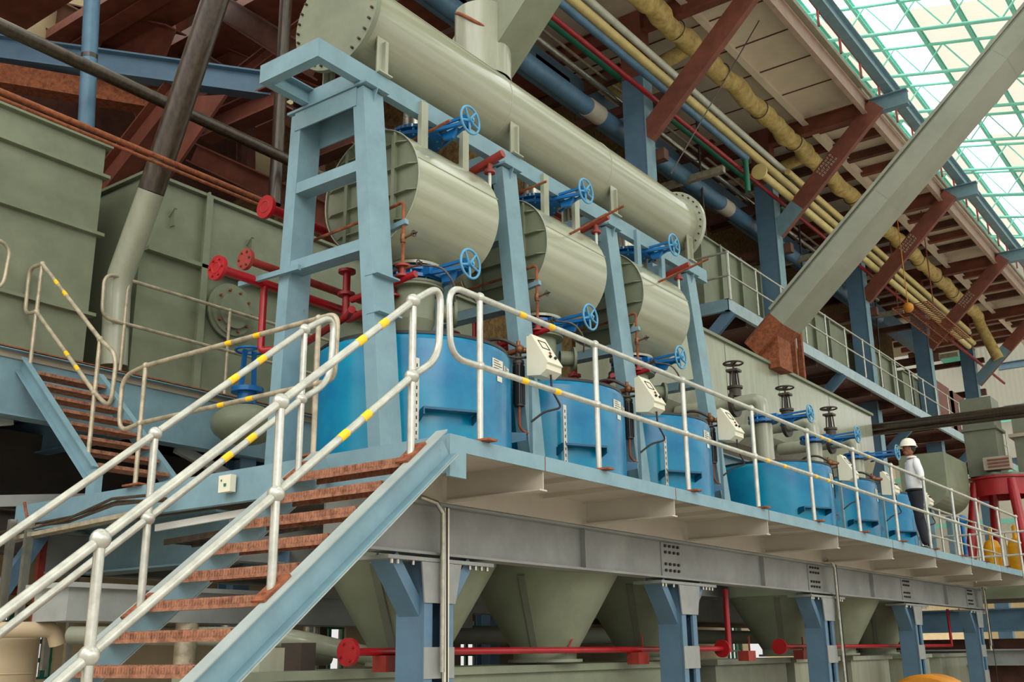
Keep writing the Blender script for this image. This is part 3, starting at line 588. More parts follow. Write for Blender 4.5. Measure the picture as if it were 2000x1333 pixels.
# ================================================================ CONTROL BOXES AND MOTORS
for i, yc in enumerate([2.80, 4.95, 7.10, 11.55, 13.72, 15.85]):
    t = T('control_box', ['cream sloped control box between the first and second blue tanks', 'cream sloped control box between the second and third blue tanks', 'cream sloped control box right of the third blue tank', 'cream sloped control box right of the wide-looking fourth tank', 'cream sloped control box between the fifth and sixth blue tanks', 'cream sloped control box right of the standing man'][i], 'control box', (-1.3, yc, 1.17), 'cream control boxes')
    x0 = -1.24; w = .13
    prof = [(x0, 1.17), (x0 + .16, 1.15), (x0 + .24, 1.20), (x0 + .24, 1.25), (x0 + .035, 1.58), (x0, 1.58)]
    MB().poly([(x, yc - w, z) for x, z in prof], 2 * w, PY).build('case', 'cream', t)
    a = Vector((x0 + .25, yc, 1.26)); b = Vector((x0 + .042, yc, 1.59)); d = (b - a).normalized(); nrm = Vector((.846, 0, .533))
    door = MB().bar(a, b, .26, .025, up=nrm).build('door', 'cream', t)
    def on(f, s): return a.lerp(b, f) + PY * s + nrm * .015
    sc = MB(); p = on(.68, -.01); q = on(.68, .10)
    for pa, pb in (((.55, -.06), (.55, .07)), ((.82, -.06), (.82, .07)), ((.55, -.06), (.82, -.06)), ((.55, .07), (.82, .07))): sc.bar(on(*pa), on(*pb), .008, .006, up=nrm)
    sc.build('screen_frame', 'black', door)
    MB().cyl(on(.40, .02), on(.40, .02) + nrm * .012, .014, 12).build('red_lamp', 'red_paint', door)
    for s in (-.03, .06): MB().cyl(on(.24, s), on(.24, s) + nrm * .02, .016, 12).build('knob', 'black', door)
    MB().tube(fillet([(x0 + .2, yc, 1.17), (x0 + .2, yc + .01, 1.02), (x0 + .24, yc + .12, .85), (x0 + .12, yc - .02, .80), (x0 + .02, yc - .1, .70)], .05, 4), .011, 8).build('cable', 'cable', t)
    MB().box((x0 - .06, yc - .02, -.02), (x0 - .02, yc + .03, 1.5)).build('stand', 'blue_steel', t)
for i, y in enumerate([2.83, 4.99, 7.15, 11.5, 13.66]):
    t = T('drive_motor', 'slim black finned motor with brass fittings and hoses ' + ['right of the nearest blue tank', 'right of the second blue tank', 'right of the third blue tank', 'right of the fourth blue tank', 'right of the fifth blue tank'][i], 'motor', (-1.45, y, .7), 'black motors')
    xm = -1.37
    m = MB(); m.cyl((xm, y - .12, .88), (xm, y - .12, 1.32), .052, 20)
    for k in range(12): a = k * .5236; m.bar((xm + .055 * math.cos(a), y - .12 + .055 * math.sin(a), .90), (xm + .055 * math.cos(a), y - .12 + .055 * math.sin(a), 1.30), .006, .016)
    m.build('body', 'black', t)
    MB().lathe((xm, y - .12, 1.32), PZ, [(.058, 0), (.058, .03), (.03, .05), (.03, .12), (0, .12)], 16).build('cap', 'dark_steel', t)
    MB().tube(fillet([(xm - .2, y - .12, 1.45), (xm, y - .12, 1.46), (xm + .16, y - .05, 1.45)], .03), .03, 10).ball((xm + .02, y - .12, 1.47), .05, 10, 8).cyl((xm, y - .12, 1.42), (xm, y - .12, 1.56), .02, 8).build('brass_fitting', 'brass', t)
    MB().tube(fillet([(xm - .5, y - .2, 1.34), (xm - .4, y - .3, 1.56), (xm - .15, y - .25, 1.60), (xm, y - .12, 1.50)], .12, 6), .018, 8).tube(fillet([(xm - .45, y - .35, 1.36), (xm - .2, y - .4, 1.42), (xm + .05, y - .15, 1.36), (xm + .14, y, 1.42)], .1, 6), .014, 8).build('hose', 'dark_steel', t)
    MB().tube(fillet([(xm, y - .12, .88), (xm, y - .12, .66), (xm + .06, y - .06, .60)], .05), .014, 8).build('lower_pipe', 'rust', t)
for i, (y, x) in enumerate([(.98, -1.20), (3.30, -1.22), (5.45, -1.22)]):
    m = MB(); m.box((x - .004, y - .03, 0), (x + .004, y + .03, .98)); t = m.build('slotted_strip', 'aluminium', label='pale slotted cable strip standing in front of the ' + ['nearest', 'second', 'third'][i] + ' blue tank', cat='cable strip')
    k = MB()
    for j in range(14): k.box((x + .004, y - .006, .04 + j * .066), (x + .006, y + .006, .07 + j * .066))
    k.build('slots', 'black', t)
# ================================================================ RED PIPES
t = T('red_main_pipe', 'red pipe with round blank flange running past the first frame above the left railing', 'pipe', (-3.1, .3, 1.9))
a = P(425, 524, x=-2.98); zr = a.z
d = Vector((0, 1, 0)); xr = a.x
MB().tube([a, a + PY * 3.2], .045, 16).build('pipe_run', 'red_paint', t)
MB().lathe(a, PY, [(0, -.02), (.12, -.02), (.12, .02), (.05, .02), (.05, .03)], 32).build('blank_flange', 'red_paint', t)
b = Vector((-2.98, P(516, 562, x=-2.98).y, a.z)); MB().tube(fillet([b, b - PZ * .68, b - PZ * .68 + V(.35, .1, 0)], .06), .035, 14).build('drop_pipe', 'red_paint', t)
v0 = b - PZ * .68 + V(.3, .1, 0)
MB().ball(v0, .08, 14, 10).cyl(v0, v0 + PZ * .25, .03, 10).build('globe_valve', 'black', t); wheel(v0 + PZ * .28, PZ, .09, .014, 'red_paint', t, 4)
MB().lathe(v0 + PX * .08, PX, [(0, 0), (.09, 0), (.09, .03), (0, .03)], 20).build('valve_flange', 'red_paint', t)
for k in range(6): MB().cyl(a + V(.085 * math.cos(k * 1.047), -.035, .085 * math.sin(k * 1.047)), a + V(.085 * math.cos(k * 1.047), -.015, .085 * math.sin(k * 1.047)), .013, 6).build('bolt', 'red_dark', t)
MB().torus(a - PY * .02, PY, .055, .006, 24, 6).build('raised_ring', 'red_paint', t)
t = T('oxide_pipe', 'dull red oxide pipe with round flange beside and above the red main pipe', 'pipe', (-3.1, .3, 2.0))
a = P(480, 507, x=-2.98); MB().tube([a, a + PY * 3.2], .04, 16).build('pipe_run', 'red_oxide', t); MB().lathe(a, PY, [(0, -.02), (.105, -.02), (.105, .02), (.045, .02)], 32).build('blank_flange', 'red_oxide', t)
for k in range(6): MB().cyl(a + V(.075 * math.cos(k * 1.047), -.035, .075 * math.sin(k * 1.047)), a + V(.075 * math.cos(k * 1.047), -.015, .075 * math.sin(k * 1.047)), .012, 6).build('bolt', 'brown_dark', t)
t = T('red_stub_pipe', 'short red pipe with round flange above the green tank beside the first frame', 'pipe', (-2.9, .5, 2.6))
a = P(520, 405, x=-2.98); MB().tube([a, a + PY * .8], .05, 16).build('pipe_run', 'red_paint', t); MB().torus(a - PY * .02, PY, .06, .006, 24, 6).build('raised_ring', 'red_dark', t); MB().bar(a + V(0, .6, -.05), V(-3.05, a.y + .6, a.z - 1.0), .04, .04).build('stay', 'red_oxide', t); MB().lathe(a, PY, [(0, -.02), (.12, -.02), (.12, .02), (.055, .02)], 32).build('blank_flange', 'red_paint', t)
MB().bar(P(468, 556, y=.62), P(585, 522, y=.62), .04, .05).build('pipe_bracket', 'blue_steel', label='thin blue arm from the first frame carrying the two red pipes', cat='bracket')
def redu(i):
    y = 1.62 + 2.13 * i
    t = T('red_branch', 'red branch piping with flanges behind the ' + ['first', 'second', 'third'][i] + ' lower gate valve', 'pipe', (-2.7, y, 1.7), 'red branch pipes')
    MB().tube(fillet([(-2.75, y, 2.35), (-2.75, y, 1.78), (-2.3, y, 1.84), (-1.98, y - .3, 1.88)], .08), .04, 12).build('pipe_run', 'red_paint', t)
    for z in (2.3, 2.05): MB().lathe((-2.75, y, z), PZ, [(0, 0), (.09, 0), (.09, .03), (0, .03)], 20).build('flange', 'red_dark', t)
    MB().tube([(-3.1, y - .4, 1.42), (-2.2, y - .5, 1.60), (-1.95, y - .7, 1.56)], .035, 12).build('lower_run', 'red_paint', t)
    for x in (-2.4, -2.1): MB().lathe((x, y, 1.9), PZ, [(0, 0), (.07, 0), (.07, .02), (.025, .03), (.025, .1)], 16).build('tap', 'red_dark', t)
for i in range(3): redu(i)
# red pipes under the platform
t = T('low_red_pipe', 'red pipe with bolted round flange running along under the girder, first length from the stairs', 'pipe', (-1.6, 4, -1.5))
MB().tube([(-1.6, .67, -1.46), (-1.6, 7.45, -1.46)], .032, 14).build('pipe_run', 'red_paint', t)
f = MB().lathe((-1.6, .66, -1.46), PY, [(0, -.02), (.11, -.02), (.11, .02), (.04, .02)], 32).build('blank_flange', 'red_paint', t)
for k in range(4): a = k * PI / 2 + .5; MB().cyl((-1.6 + .075 * math.cos(a), .62, -1.46 + .075 * math.sin(a)), (-1.6 + .075 * math.cos(a), .65, -1.46 + .075 * math.sin(a)), .014, 6).build('bolt', 'red_dark', f)
MB().lathe((-1.6, 7.4, -1.46), PY, [(0, 0), (.11, 0), (.11, .04), (0, .04)], 24).build('far_flange', 'red_paint', t)
t = T('red_standpipe', 'vertical red pipe dropping beside the second laced column', 'pipe', (-1.6, 7.6, -1.5)); MB().tube([(-1.6, 7.62, -.7), (-1.6, 7.62, -1.5)], .038, 14).build('pipe_run', 'red_paint', t)
t = T('low_red_pipe', 'second length of red pipe under the girder, starting right of the second column', 'pipe', (-1.6, 13, -1.5))
MB().tube([(-1.6, 9.3, -1.44), (-1.6, 18.3, -1.44)], .032, 14).build('pipe_run', 'red_paint', t); MB().lathe((-1.6, 9.28, -1.44), PY, [(0, -.02), (.11, -.02), (.11, .02), (.04, .02)], 24).build('blank_flange', 'red_paint', t); MB().tube([(-1.6, 18.3, -.7), (-1.6, 18.3, -1.46)], .03, 12).build('riser', 'red_paint', t)
for n_, y in enumerate((1.0, 5.1, 8.0, 9.9)): MB().box((-1.65, y - .01, -1.62), (-1.5, y + .22, -1.49)).bar((-1.6, y + .25, -1.3), (-1.6, y + .25, -1.62), .02, .01).build('pipe_support', 'red_oxide', label='small red-brown pipe support under the low red pipe, ' + ORD[n_] + ' from the stairs', cat='support')
# ================================================================ LOW CONVEYOR TROUGHS
def trough(lab, y0, y1, z1, x=-1.85, m='green_grey_dull', z0=-2.6):
    t = T('conveyor_casing', lab, 'conveyor', (x, (y0 + y1) / 2, z0))
    MB().box((x - .7, y0, z0), (x, y1, z1 - .07)).build('casing', m, t); MB().box((x - .76, y0 - .05, z1 - .07), (x + .06, y1 + .05, z1)).build('lid_flange', m, t); return t
trough('long grey-green conveyor casing at the bottom, nearest the stairs', -.2, 7.0, -1.60)
trough('darker conveyor casing section at the bottom between second and third columns', 7.9, 10.3, -1.60, x=-1.95, m='green_grey_dark')
trough('pale square casing at the bottom left of the third column', 10.5, 12.3, -1.60, x=-1.9, m='green_grey')
trough('pale square casing at the bottom right of the third column', 13.0, 15.0, -1.60, x=-1.9, m='green_grey')
trough('pale square casing at the bottom left of the fourth column', 15.9, 17.6, -1.60, x=-1.9, m='green_grey')
trough('pale square casing at the bottom right of the fourth column', 18.4, 20.6, -1.60, x=-1.9, m='green_grey')
MB().lathe((-.5, 12.5, -2.68), PY, [(0, -.3), (.75, -.3), (.8, -.25), (.8, .3), (0, .3)], 48).build('orange_guard', 'orange', label='rounded orange machine guard just showing at the bottom edge', cat='guard')
m = MB(); a = P(560, 1245, x=-2.6); m.tube(fillet([a + V(-2.2, -.7, .05), a, P(690, 1275, x=-2.4), P(760, 1290, x=-2.2)], .3, 6), .085, 20); m.build('grey_pipe', 'green_grey', label='thick grey pipe dipping behind the front stringer to the cone hoppers', cat='pipe')
MB().tube([P(480, 1285, x=-3), P(640, 1285, x=-3)], .075, 18).build('grey_pipe', 'green_grey_dull', label='short thick horizontal pipe just above the bottom conveyor casing', cat='pipe')
MB().box((-2.2, .10, -1.6), (-2.0, .35, -1.42)).build('junction_box', 'green_grey', label='square grey junction box standing on the near end of the bottom conveyor casing', cat='box')
MB().box((-2.35, .62, -1.6), (-2.1, .78, -1.38)).build('junction_box', 'dark_steel', label='dark junction box behind the red flange at the bottom', cat='box')
for n_, (px, x, mm) in enumerate([(445, -4.5, 'aluminium'), (500, -3.6, 'blue_pipe'), (605, -4.6, 'aluminium'), (622, -6.0, 'dark_steel'), (360, -3.5, 'galvanised_worn')]):
    c = P(px, 1300, x=x); MB().cyl((c.x, c.y, -3.1), (c.x, c.y, -.9), .10, 20).build('standing_pipe', mm, label=['shiny vertical pipe seen between stair treads near the bottom', 'blue-grey vertical pipe under the front stringer', 'shiny vertical pipe left of the green window grid', 'dark vertical pipe beside the green window grid', 'pale post seen behind the lowest treads'][n_], cat='pipe')
# ================================================================ LOWER LEFT STUFF
t = T('under_beam', 'deep blue steel beam end under the platform left of the front stairs', 'beam', P(300, 1130, x=-3.2))
p = P(135, 1060, y=.9)
MB().ibeam((-5.95, .75, -.42), (-3.3, .75, -.42), .48, .3, .02).build('beam_body', 'blue_steel', t)
MB().ibeam((-3.6, 1.2, -.62), (-2.95, 1.2, -.62), .24, .2, .015).build('cross_beam', 'blue_steel_dark', t)
t = boxtank('side_hopper', 'grey box hopper behind the front stair handrails at lower left', -3.4, -.72, 4.5, -1.19, -.90, .5, (-.91,), (), m='grey_steel')
t = T('beige_vessel', 'beige round vessel with hooped shell in the bottom left corner', 'vessel', P(40, 1300, x=-4.8))
c = Vector((-4.6, -.75, 0)); MB().lathe((c.x, c.y, -3.1), PZ, [(.45, 0), (.45, 1.78), (.44, 1.80), (0, 1.82)], 56).build('shell', 'beige_tank', t)
for z in (-2.0, -1.6): MB().torus((c.x, c.y, z), PZ, .45, .008, 56, 6).build('hoop', 'beige_tank', t)
MB().tube(fillet([P(-20, 1232, x=-3.9), P(105, 1230, x=-3.85), P(112, 1260, x=-3.85)], .1), .065, 18).build('beige_pipe', 'beige_tank', label='beige elbow pipe above the round vessel at bottom left', cat='pipe')
def tray2(): 
    t = T('cable_tray', 'slotted cable tray with brown cables hung along the platform end beam', 'cable tray', (-4, -.1, -.3))
    pts = [P(0, 1042, y=-.12), P(110, 1012, y=-.12), P(290, 985, y=-.12)]
    m = MB(); a, b = P(0, 1060, y=-.15), P(290, 1000, y=-.15); m.bar(a, b, .12, .04); m.build('tray', 'galvanised_worn', t)
    for k in range(3): MB().tube([p + V(0, -.03 * k, .03 * math.sin(2 * k + j) + .02) for j, p in enumerate([P(0, 1052, y=-.14), P(60, 1035, y=-.14), P(140, 1020, y=-.14), P(230, 985, y=-.14), P(330, 978, y=-.1)])], .014, 8).build('cable', 'dark_pipe', t)
    MB().tube([P(48, 982, y=-.2), P(50, 995, y=-.2), P(58, 1035, y=-.2)], .014, 8).build('hook', 'rust', t)
tray2()
t = T('cable_tray', 'white cable tray with rungs below the platform end beam behind the stair rails', 'cable tray', (-2, .2, -.4))
a, b = P(305, 1032, y=.15), P(500, 998, y=.15); m = MB(); m.bar(a, b, .03, .06); m.build('side_rail', 'white_paint', t)
m = MB(); a2, b2 = a + V(0, .1, -.12), Vector((-1.3, .25, -.42)); m.bar(a2, b2, .02, .05); m.bar(a2 + PY * .3, b2 + PY * .3, .02, .05)
for k in range(22): q = a2.lerp(b2, k / 22); m.bar(q, q + PY * .3, .02, .015)
m.build('rungs', 'dark_pipe', t)
for n_, (px, y0, y1, mm, xx) in enumerate([(150, 1150, 1040, 'aluminium', -6), (108, 1150, 1040, 'aluminium', -6.5), (80, 1190, 1045, 'red_oxide', -5.6), (15, 1120, 1050, 'aluminium', -5.2), (50, 1150, 1050, 'aluminium', -5.0)]):
    a = P(px, 1100, x=xx); MB().bar((a.x, a.y, -1.6), (a.x, a.y, -.2), .07, .05, up=(1, 0, 0)).build('hanger_strut', mm, label=['slotted steel strut left of the blue beam end', 'second slotted steel strut behind the stair rails at left', 'red-brown strut behind the stair rails at left', 'slotted strut at the left picture edge', 'slotted strut beside the beige wall panel at left'][n_], cat='strut')
MB().bar(P(0, 1160, x=-5.5), P(90, 1030, x=-5.5), .1, .14).build('diagonal_brace', 'blue_steel_dark', label='dark diagonal steel brace at lower left behind the stair rails', cat='brace')
for n_, z in enumerate((-.62, -.85)): MB().tube([(-9, -6, z), (-9, 6, z)], .06, 12).build('brown_pipe', 'brown_primer', label=['upper', 'lower'][n_] + ' horizontal brown pipe in the gap at lower left', cat='pipe')
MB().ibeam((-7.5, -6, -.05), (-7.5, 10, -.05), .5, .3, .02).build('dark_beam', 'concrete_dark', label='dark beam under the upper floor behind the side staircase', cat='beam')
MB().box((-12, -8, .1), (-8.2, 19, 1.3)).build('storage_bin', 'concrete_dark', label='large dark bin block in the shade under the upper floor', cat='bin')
MB().box((-5.0, 3.5, -.95), (-4.6, 20, -.55)).build('rear_beam', 'grey_steel', label='grey beam in shade behind the cone hoppers', cat='beam')
MB().tube([(-4.2, 4.2, -1.25), (-3.9, 18, -1.25)], .12, 14).build('drain_pipe', 'green_grey_dark', label='dull pipe in the dark behind the cone hoppers', cat='pipe')
MB().box((-8.8, 9, -3.1), (-6.0, 18, -1.7)).build('machine_housing', 'green_grey_dark', label='dim grey machine housing behind the far columns', cat='machine')
MB().box((-8.1, 10.2, -.9), (-5.75, 24, 1.2)).build('machine_housing', 'brown_dark', label='dark brown casing in shade behind the far hoppers', cat='machine')
# ================================================================ PIPES UPPER LEFT
t = T('inclined_pipe', 'large inclined pipe, dark rusty above and painted green below, in front of the left tanks', 'pipe', (-5.75, .9, 1.7))
p0, p1, p2, p3 = P(222, 715, x=-6.15), P(230, 555, x=-6.12), P(295, 375, y=1.12), P(440, -60, y=1.10)
MB().tube(fillet([p0, p1, p2], .15), .155, 36).build('lower_pipe', 'green_grey', t); MB().tube([p2, p3], .156, 36).build('upper_pipe', 'dark_pipe', t)
MB().tube([P(561, -40, x=-7), P(536, 400, x=-7)], .10, 24).build('vertical_pipe', 'dark_pipe', label='dark rusty vertical pipe left of the header end plate', cat='pipe')
t = T('blue_drop_pipe', 'vertical blue pipe with a bare rusty band near the top left', 'pipe', (-7.2, 1.1, 5))
a, b = P(181, -30, x=-7.2), P(168, 250, x=-7.2); MB().tube([a, b], .105, 24).build('pipe_run', 'blue_pipe', t); q = a.lerp(b, .5); q2 = a.lerp(b, .53); MB().tube([q, q2], .108, 24).build('bare_band', 'dark_pipe', t)
a = P(0, 50, x=-6.6); z = a.z; MB().tube([(-6.6, -3, z), (-6.6, 6.2, z)], .085, 20).build('long_rusty_pipe', 'dark_pipe', label='long dark rusty pipe crossing the upper left behind the inclined pipe', cat='pipe')
for n_, (dy, r) in enumerate(((0, .032), (.07, .02))):
    a = P(0, 178 + n_ * 14, x=-5.1); MB().tube([(-5.1, -3, a.z), (-5.1, 2.45, a.z)], r, 12).build('conduit', 'rust', label=['rusty conduit running over the left tank tops, upper one', 'thinner rusty conduit just under the upper one over the left tanks'][n_], cat='conduit')
# blue brace beam + brown structure
MB().ibeam(P(-60, 88, x=-11.3), P(540, 171, x=-7.4), .42, .25, .03).build('blue_crossbeam', 'blue_steel_dark', label='deep blue sloping beam crossing the upper left corner', cat='beam')
MB().bar(P(-60, 140, x=-11), P(330, 205, x=-9.2), .3, .34).build('brown_crossbeam', 'rust', label='weathered brown beam just below the deep blue sloping beam', cat='beam')
MB().ibeam(P(200, 370, y=3.4), P(345, 185, y=3.4), .55, .3, .03).build('brown_brace', 'brown_primer', label='thick red-brown diagonal brace behind the inclined pipe', cat='brace')
MB().poly([P(335, 190, y=3.3), P(440, 185, y=3.3), P(330, 345, y=3.3), P(300, 330, y=3.3)], .05, PY).build('gusset_plate', 'brown_primer', label='broad red-brown gusset plate under the deep blue sloping beam', cat='gusset')
MB().ibeam(P(400, 255, y=4.3), P(560, 185, y=4.3), .42, .3, .03).build('brown_brace', 'brown_primer', label='red-brown beam slanting up to the header support corner', cat='brace')
bl = [(-20, 10, 330, 95, 5, .8), (-20, -40, 200, 80, 4.6, .7), (130, 85, 330, -40, 4.4, .6), (300, 60, 620, 260, 6, .35), (250, 30, 640, 200, 6.5, .4), (380, -20, 620, 130, 5.5, .45), (470, 150, 640, 20, 6, .35), (380, 300, 640, 420, 6, .4), (600, 300, 700, 260, 6, .5), (240, 100, 300, 260, 5.4, .4), (480, 240, 480, 420, 7, .35), (600, 180, 610, 420, 7, .5), (330, -20, 345, 120, 6.2, .6), (620, 480, 720, 440, 7.5, .4)]
lb = ['uppermost brown beam in the top left corner', 'broad brown beam behind the blue drop pipe', 'brown beam rising from the blue drop pipe to the top edge', 'dark brown rafter right of the inclined pipe, lower one', 'dark brown rafter right of the inclined pipe, upper one', 'brown rafter running towards the header end plate', 'brown diagonal crossing behind the dark vertical pipe', 'brown beam above the ribbed green tank', 'brown beam seen through the top of the first frame', 'brown hanger behind the inclined pipe foot', 'dark upright behind the conduits', 'wide dark upright behind the first frame', 'brown upright at the top edge left of the inclined pipe', 'brown beam low behind the first frame']
for (a, b, c, d, y, h), l in zip(bl, lb): MB().ibeam(P(a, b, y=y), P(c, d, y=y), h, h * .6, .03).build('ceiling_beam', 'brown_primer' if (a + b) % 3 else 'brown_dark', label=l, cat='beam')
# lagged boiler drums and dark upper block behind
t = T('lagged_boiler', 'large straw-lagged boiler casing in the dark behind the upper left beams', 'boiler', (-9.5, 8, 4.5))
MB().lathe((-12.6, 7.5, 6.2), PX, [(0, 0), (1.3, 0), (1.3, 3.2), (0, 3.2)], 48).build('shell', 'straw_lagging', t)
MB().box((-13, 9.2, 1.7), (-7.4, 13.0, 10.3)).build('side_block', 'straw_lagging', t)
for k_ in range(12): MB().box((-14, -8 + 1.7 * k_, 10.6), (-6.6, -8 + 1.7 * k_ + 1.3, 10.8)).build('ceiling_upper', 'brown_primer', kind='structure')
MB().box((-14.5, -8, -.5), (-14, 9, 10.4)).build('wall_inner', 'brown_dark', kind='structure')
# ================================================================ RIGHT-HAND STRUCTURE
CY = [12.24 + 6.85 * k for k in range(6)]
cl = ['blue box column nearest, rising behind the header pipe', 'second blue box column, behind the far end of the pipes', 'third blue box column, right of the slanting duct', 'fourth blue box column, beside the brown shutters', 'farthest blue box column at right', 'last blue column in the glare at far right']
for i, y in enumerate(CY[:5]):
    t = T('box_column', cl[i], 'column', (-5.05, y + .2, 5.8), 'blue box columns')
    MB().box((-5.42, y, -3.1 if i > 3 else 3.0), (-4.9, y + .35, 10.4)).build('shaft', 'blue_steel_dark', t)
    MB().box((-4.9, y - .02, 3.0), (-4.885, y + .37, 10.4)).build('lit_face_plate', 'blue_steel', t)  # lighter blue than the shaft, painting the lit look of the +X side
    MB().box((-5.42, y, 10.4), (-4.9, y + .35, 12.0)).build('upper_shaft', 'brown_primer', t)
    zb = 8.9
    b0, b1 = Vector((-4.93, y + .02, 8.98)), Vector((-2.0, y + .02, 11.73))
    t2 = T('deck_brace', 'red-brown diagonal brace rising from the ' + ['first', 'second', 'third', 'fourth', 'fifth'][i] + ' blue box column to the high deck', 'brace', b0, 'brown deck braces')
    m = MB(); n_ = Vector((-1, 0, 1)); m.chan(b0, b1, .44, .16, .02, up=n_, side=-1); m.build('brace_body', 'brown_primer', t2)
    if i in (1, 4): q = b0.lerp(b1, .22 if i == 1 else .45); m = MB(); m.chan(b0 - V(.0, .005, 0), q - V(0, .005, 0), .43, .165, .022, up=n_, side=-1); m.build('painted_foot', 'blue_steel', t2)
    dd, uu, vv = frame(b0, b1, n_)
    if 0 < i < 4:
        k = MB(); c = b0.lerp(b1, .52) - PY * .012
        for r in range(3):
            for q in range(7):
                o = c + dd * (q * .085 - .25) + vv * (.10 - r * .1); f = ((q * 5 + r * 3 + i) % 4)
                k.bar(o, o + vv * .055, .012, .006, up=PY)
                if f != 1: k.bar(o + vv * .055, o + vv * .055 + dd * .035, .012, .006, up=PY)
                if f != 2: k.bar(o + dd * .035, o + dd * .035 + vv * .03 * (1 + f % 2), .012, .006, up=PY)
        k.build('chalk_marking', 'label_white', t2)
    t3 = T('deck_crossbeam', 'brown cross beam with blue tip under the high deck at the ' + ['first', 'second', 'third', 'fourth', 'fifth'][i] + ' column', 'beam', (-4, y, 11.5), 'high deck cross beams')
    MB().ibeam((-8.1, y + .18, 11.75), (-2.2, y + .18, 11.75), .42, .22, .025).build('beam_body', 'brown_primer', t3); MB().ibeam((-2.2, y + .18, 11.75), (-1.25, y + .18, 11.75), .42, .22, .025).build('beam_tip', 'blue_steel', t3)
def deck():
    t = T('high_deck', 'high cantilever deck at the upper right seen from below, with panelled soffit', 'deck', (-5, 25, 12))
    for k in range(-1, 5):
        y0 = CY[0] + 6.85 * k; nm = 'soffit' if k < 1 else 'brown_primer'
        if k < 1:
            MB().box((-9, y0, 12.02), (-2.3, y0 + 6.85, 12.1)).build('soffit_panel', 'deck_soffit_lit', t)
            m = MB()
            for q in range(1, 5): m.box((-9, y0 + q * 1.37 - .015, 12.0), (-2.35, y0 + q * 1.37 + .015, 12.03))
            m.build('panel_joint', 'brown_dark', t)
        else:
            MB().box((-9, y0, 12.22), (-2.3, y0 + 6.85, 12.3)).build('soffit_panel', 'deck_soffit_lit', t)
            for q in range(1, 6): MB().box((-9, y0 + q * 1.14 - .09, 11.98), (-2.35, y0 + q * 1.14 + .09, 12.2)).build('joist', 'brown_dark' if q % 2 else 'brown_primer', t)
    MB().ibeam((-2.3, 5.4, 11.78), (-2.3, 46, 11.78), .46, .12, .02).build('edge_beam', 'deck_edge', t)
    MB().ibeam((-3.9, 5.4, 11.95), (-3.9, 46, 11.95), .28, .16, .02).build('inner_beam', 'deck_soffit_lit', t)
    MB().box((-14, 5.4, 12.3), (-2.24, 46, 12.4)).build('deck_slab', 'deck_grey', t)
    for z, r in ((12.75, .03), (13.2, .03)): MB().tube([(-2.15, 5.4, z), (-2.15, 46, z)], r, 8).build('rail', 'red_oxide', t)
    for k in range(28): MB().bar((-2.15, 5.6 + 1.45 * k, 12.3), (-2.15, 5.6 + 1.45 * k, 13.2), .05, .05).build('rail_post', 'red_oxide', t)
deck()
MB().ibeam((-1.7, 4.5, 12.25), (-1.7, 48, 12.25), .42, .22, .03).build('crane_runway', 'blue_steel', label='long grey-blue crane runway beam beyond the high deck edge', cat='beam')
# pipe racks
def yp(name, lab, px, py, x, r, m, y0=5, y1=40, n=16):
    a = P(px, py, x=x); o = MB().tube([(x, y0, a.z), (x, y1, a.z)], r, n); return o, a.z
ps = [('long_pipe', 'grey-blue pipe in the high pipe rack, ending at the second blue column', 1100, 10, -4.55, .08, 'blue_pipe', 6, 16.6), ('long_pipe', 'pale yellow pipe in the high pipe rack', 1120, 2, -4.68, .10, 'yellow_pipe', 6, 39), ('long_pipe', 'off-white pipe beside the yellow pipe in the high rack', 1150, 0, -4.78, .08, 'white_pipe', 6, 39),
      ('long_pipe', 'thin red pipe below the high pipe rack', 1045, 5, -4.7, .055, 'red_dark', 6, 44), ('long_pipe', 'green pipe behind the thin red pipe', 1033, 8, -5.5, .085, 'green_pipe', 6, 22), ('long_pipe', 'bare silver pipe below the green pipe', 1010, 45, -5.7, .07, 'aluminium', 6, 30),
      ('long_pipe', 'thin pale line between the silver and green pipes', 1030, 35, -6.0, .035, 'galvanised_worn', 6, 30), ('long_pipe', 'fat grey-blue pipe running along the column bases', 1000, 102, -5.75, .19, 'blue_pipe', 6, 30),
      ('long_pipe', 'second pale yellow pipe, farther along the rack', 1555, 350, -4.6, .085, 'yellow_pipe', 19.5, 38), ('long_pipe', 'third pale yellow pipe under the second one', 1500, 350, -4.45, .10, 'yellow_pipe', 17.2, 37)]
for nm, lab, px, py, x, r, m, y0, y1 in ps:
    o, z = yp(nm, lab, px, py, x, r, m, y0, y1); t = T(nm, lab, 'pipe', (x, y0, z)); o.build('pipe_run', m, t)
    if r > .1 and 'yellow' in lab:
        pass
    if 'third pale' in lab: MB().lathe((x, y0, z), PY, [(0, -.06), (.2, -.06), (.2, 0), (.11, 0)], 24).build('end_cap', 'yellow_pipe', t)
    if 'grey-blue pipe in the' in lab:
        MB().ball((x, y1, z), r * 1.25, 16, 10).build('elbow', m, t); MB().tube([(x, y1, z), (x, y1, z - .9)], r * .85, 12).build('green_drop', 'green_pipe', t)
    if 'fat' in lab:
        for yy in (11.3, 17.6, 24): MB().tube([(x, yy, z), (x, yy + .5, z)], r * 1.1, 20).build('pipe_shoe', 'soffit', t)
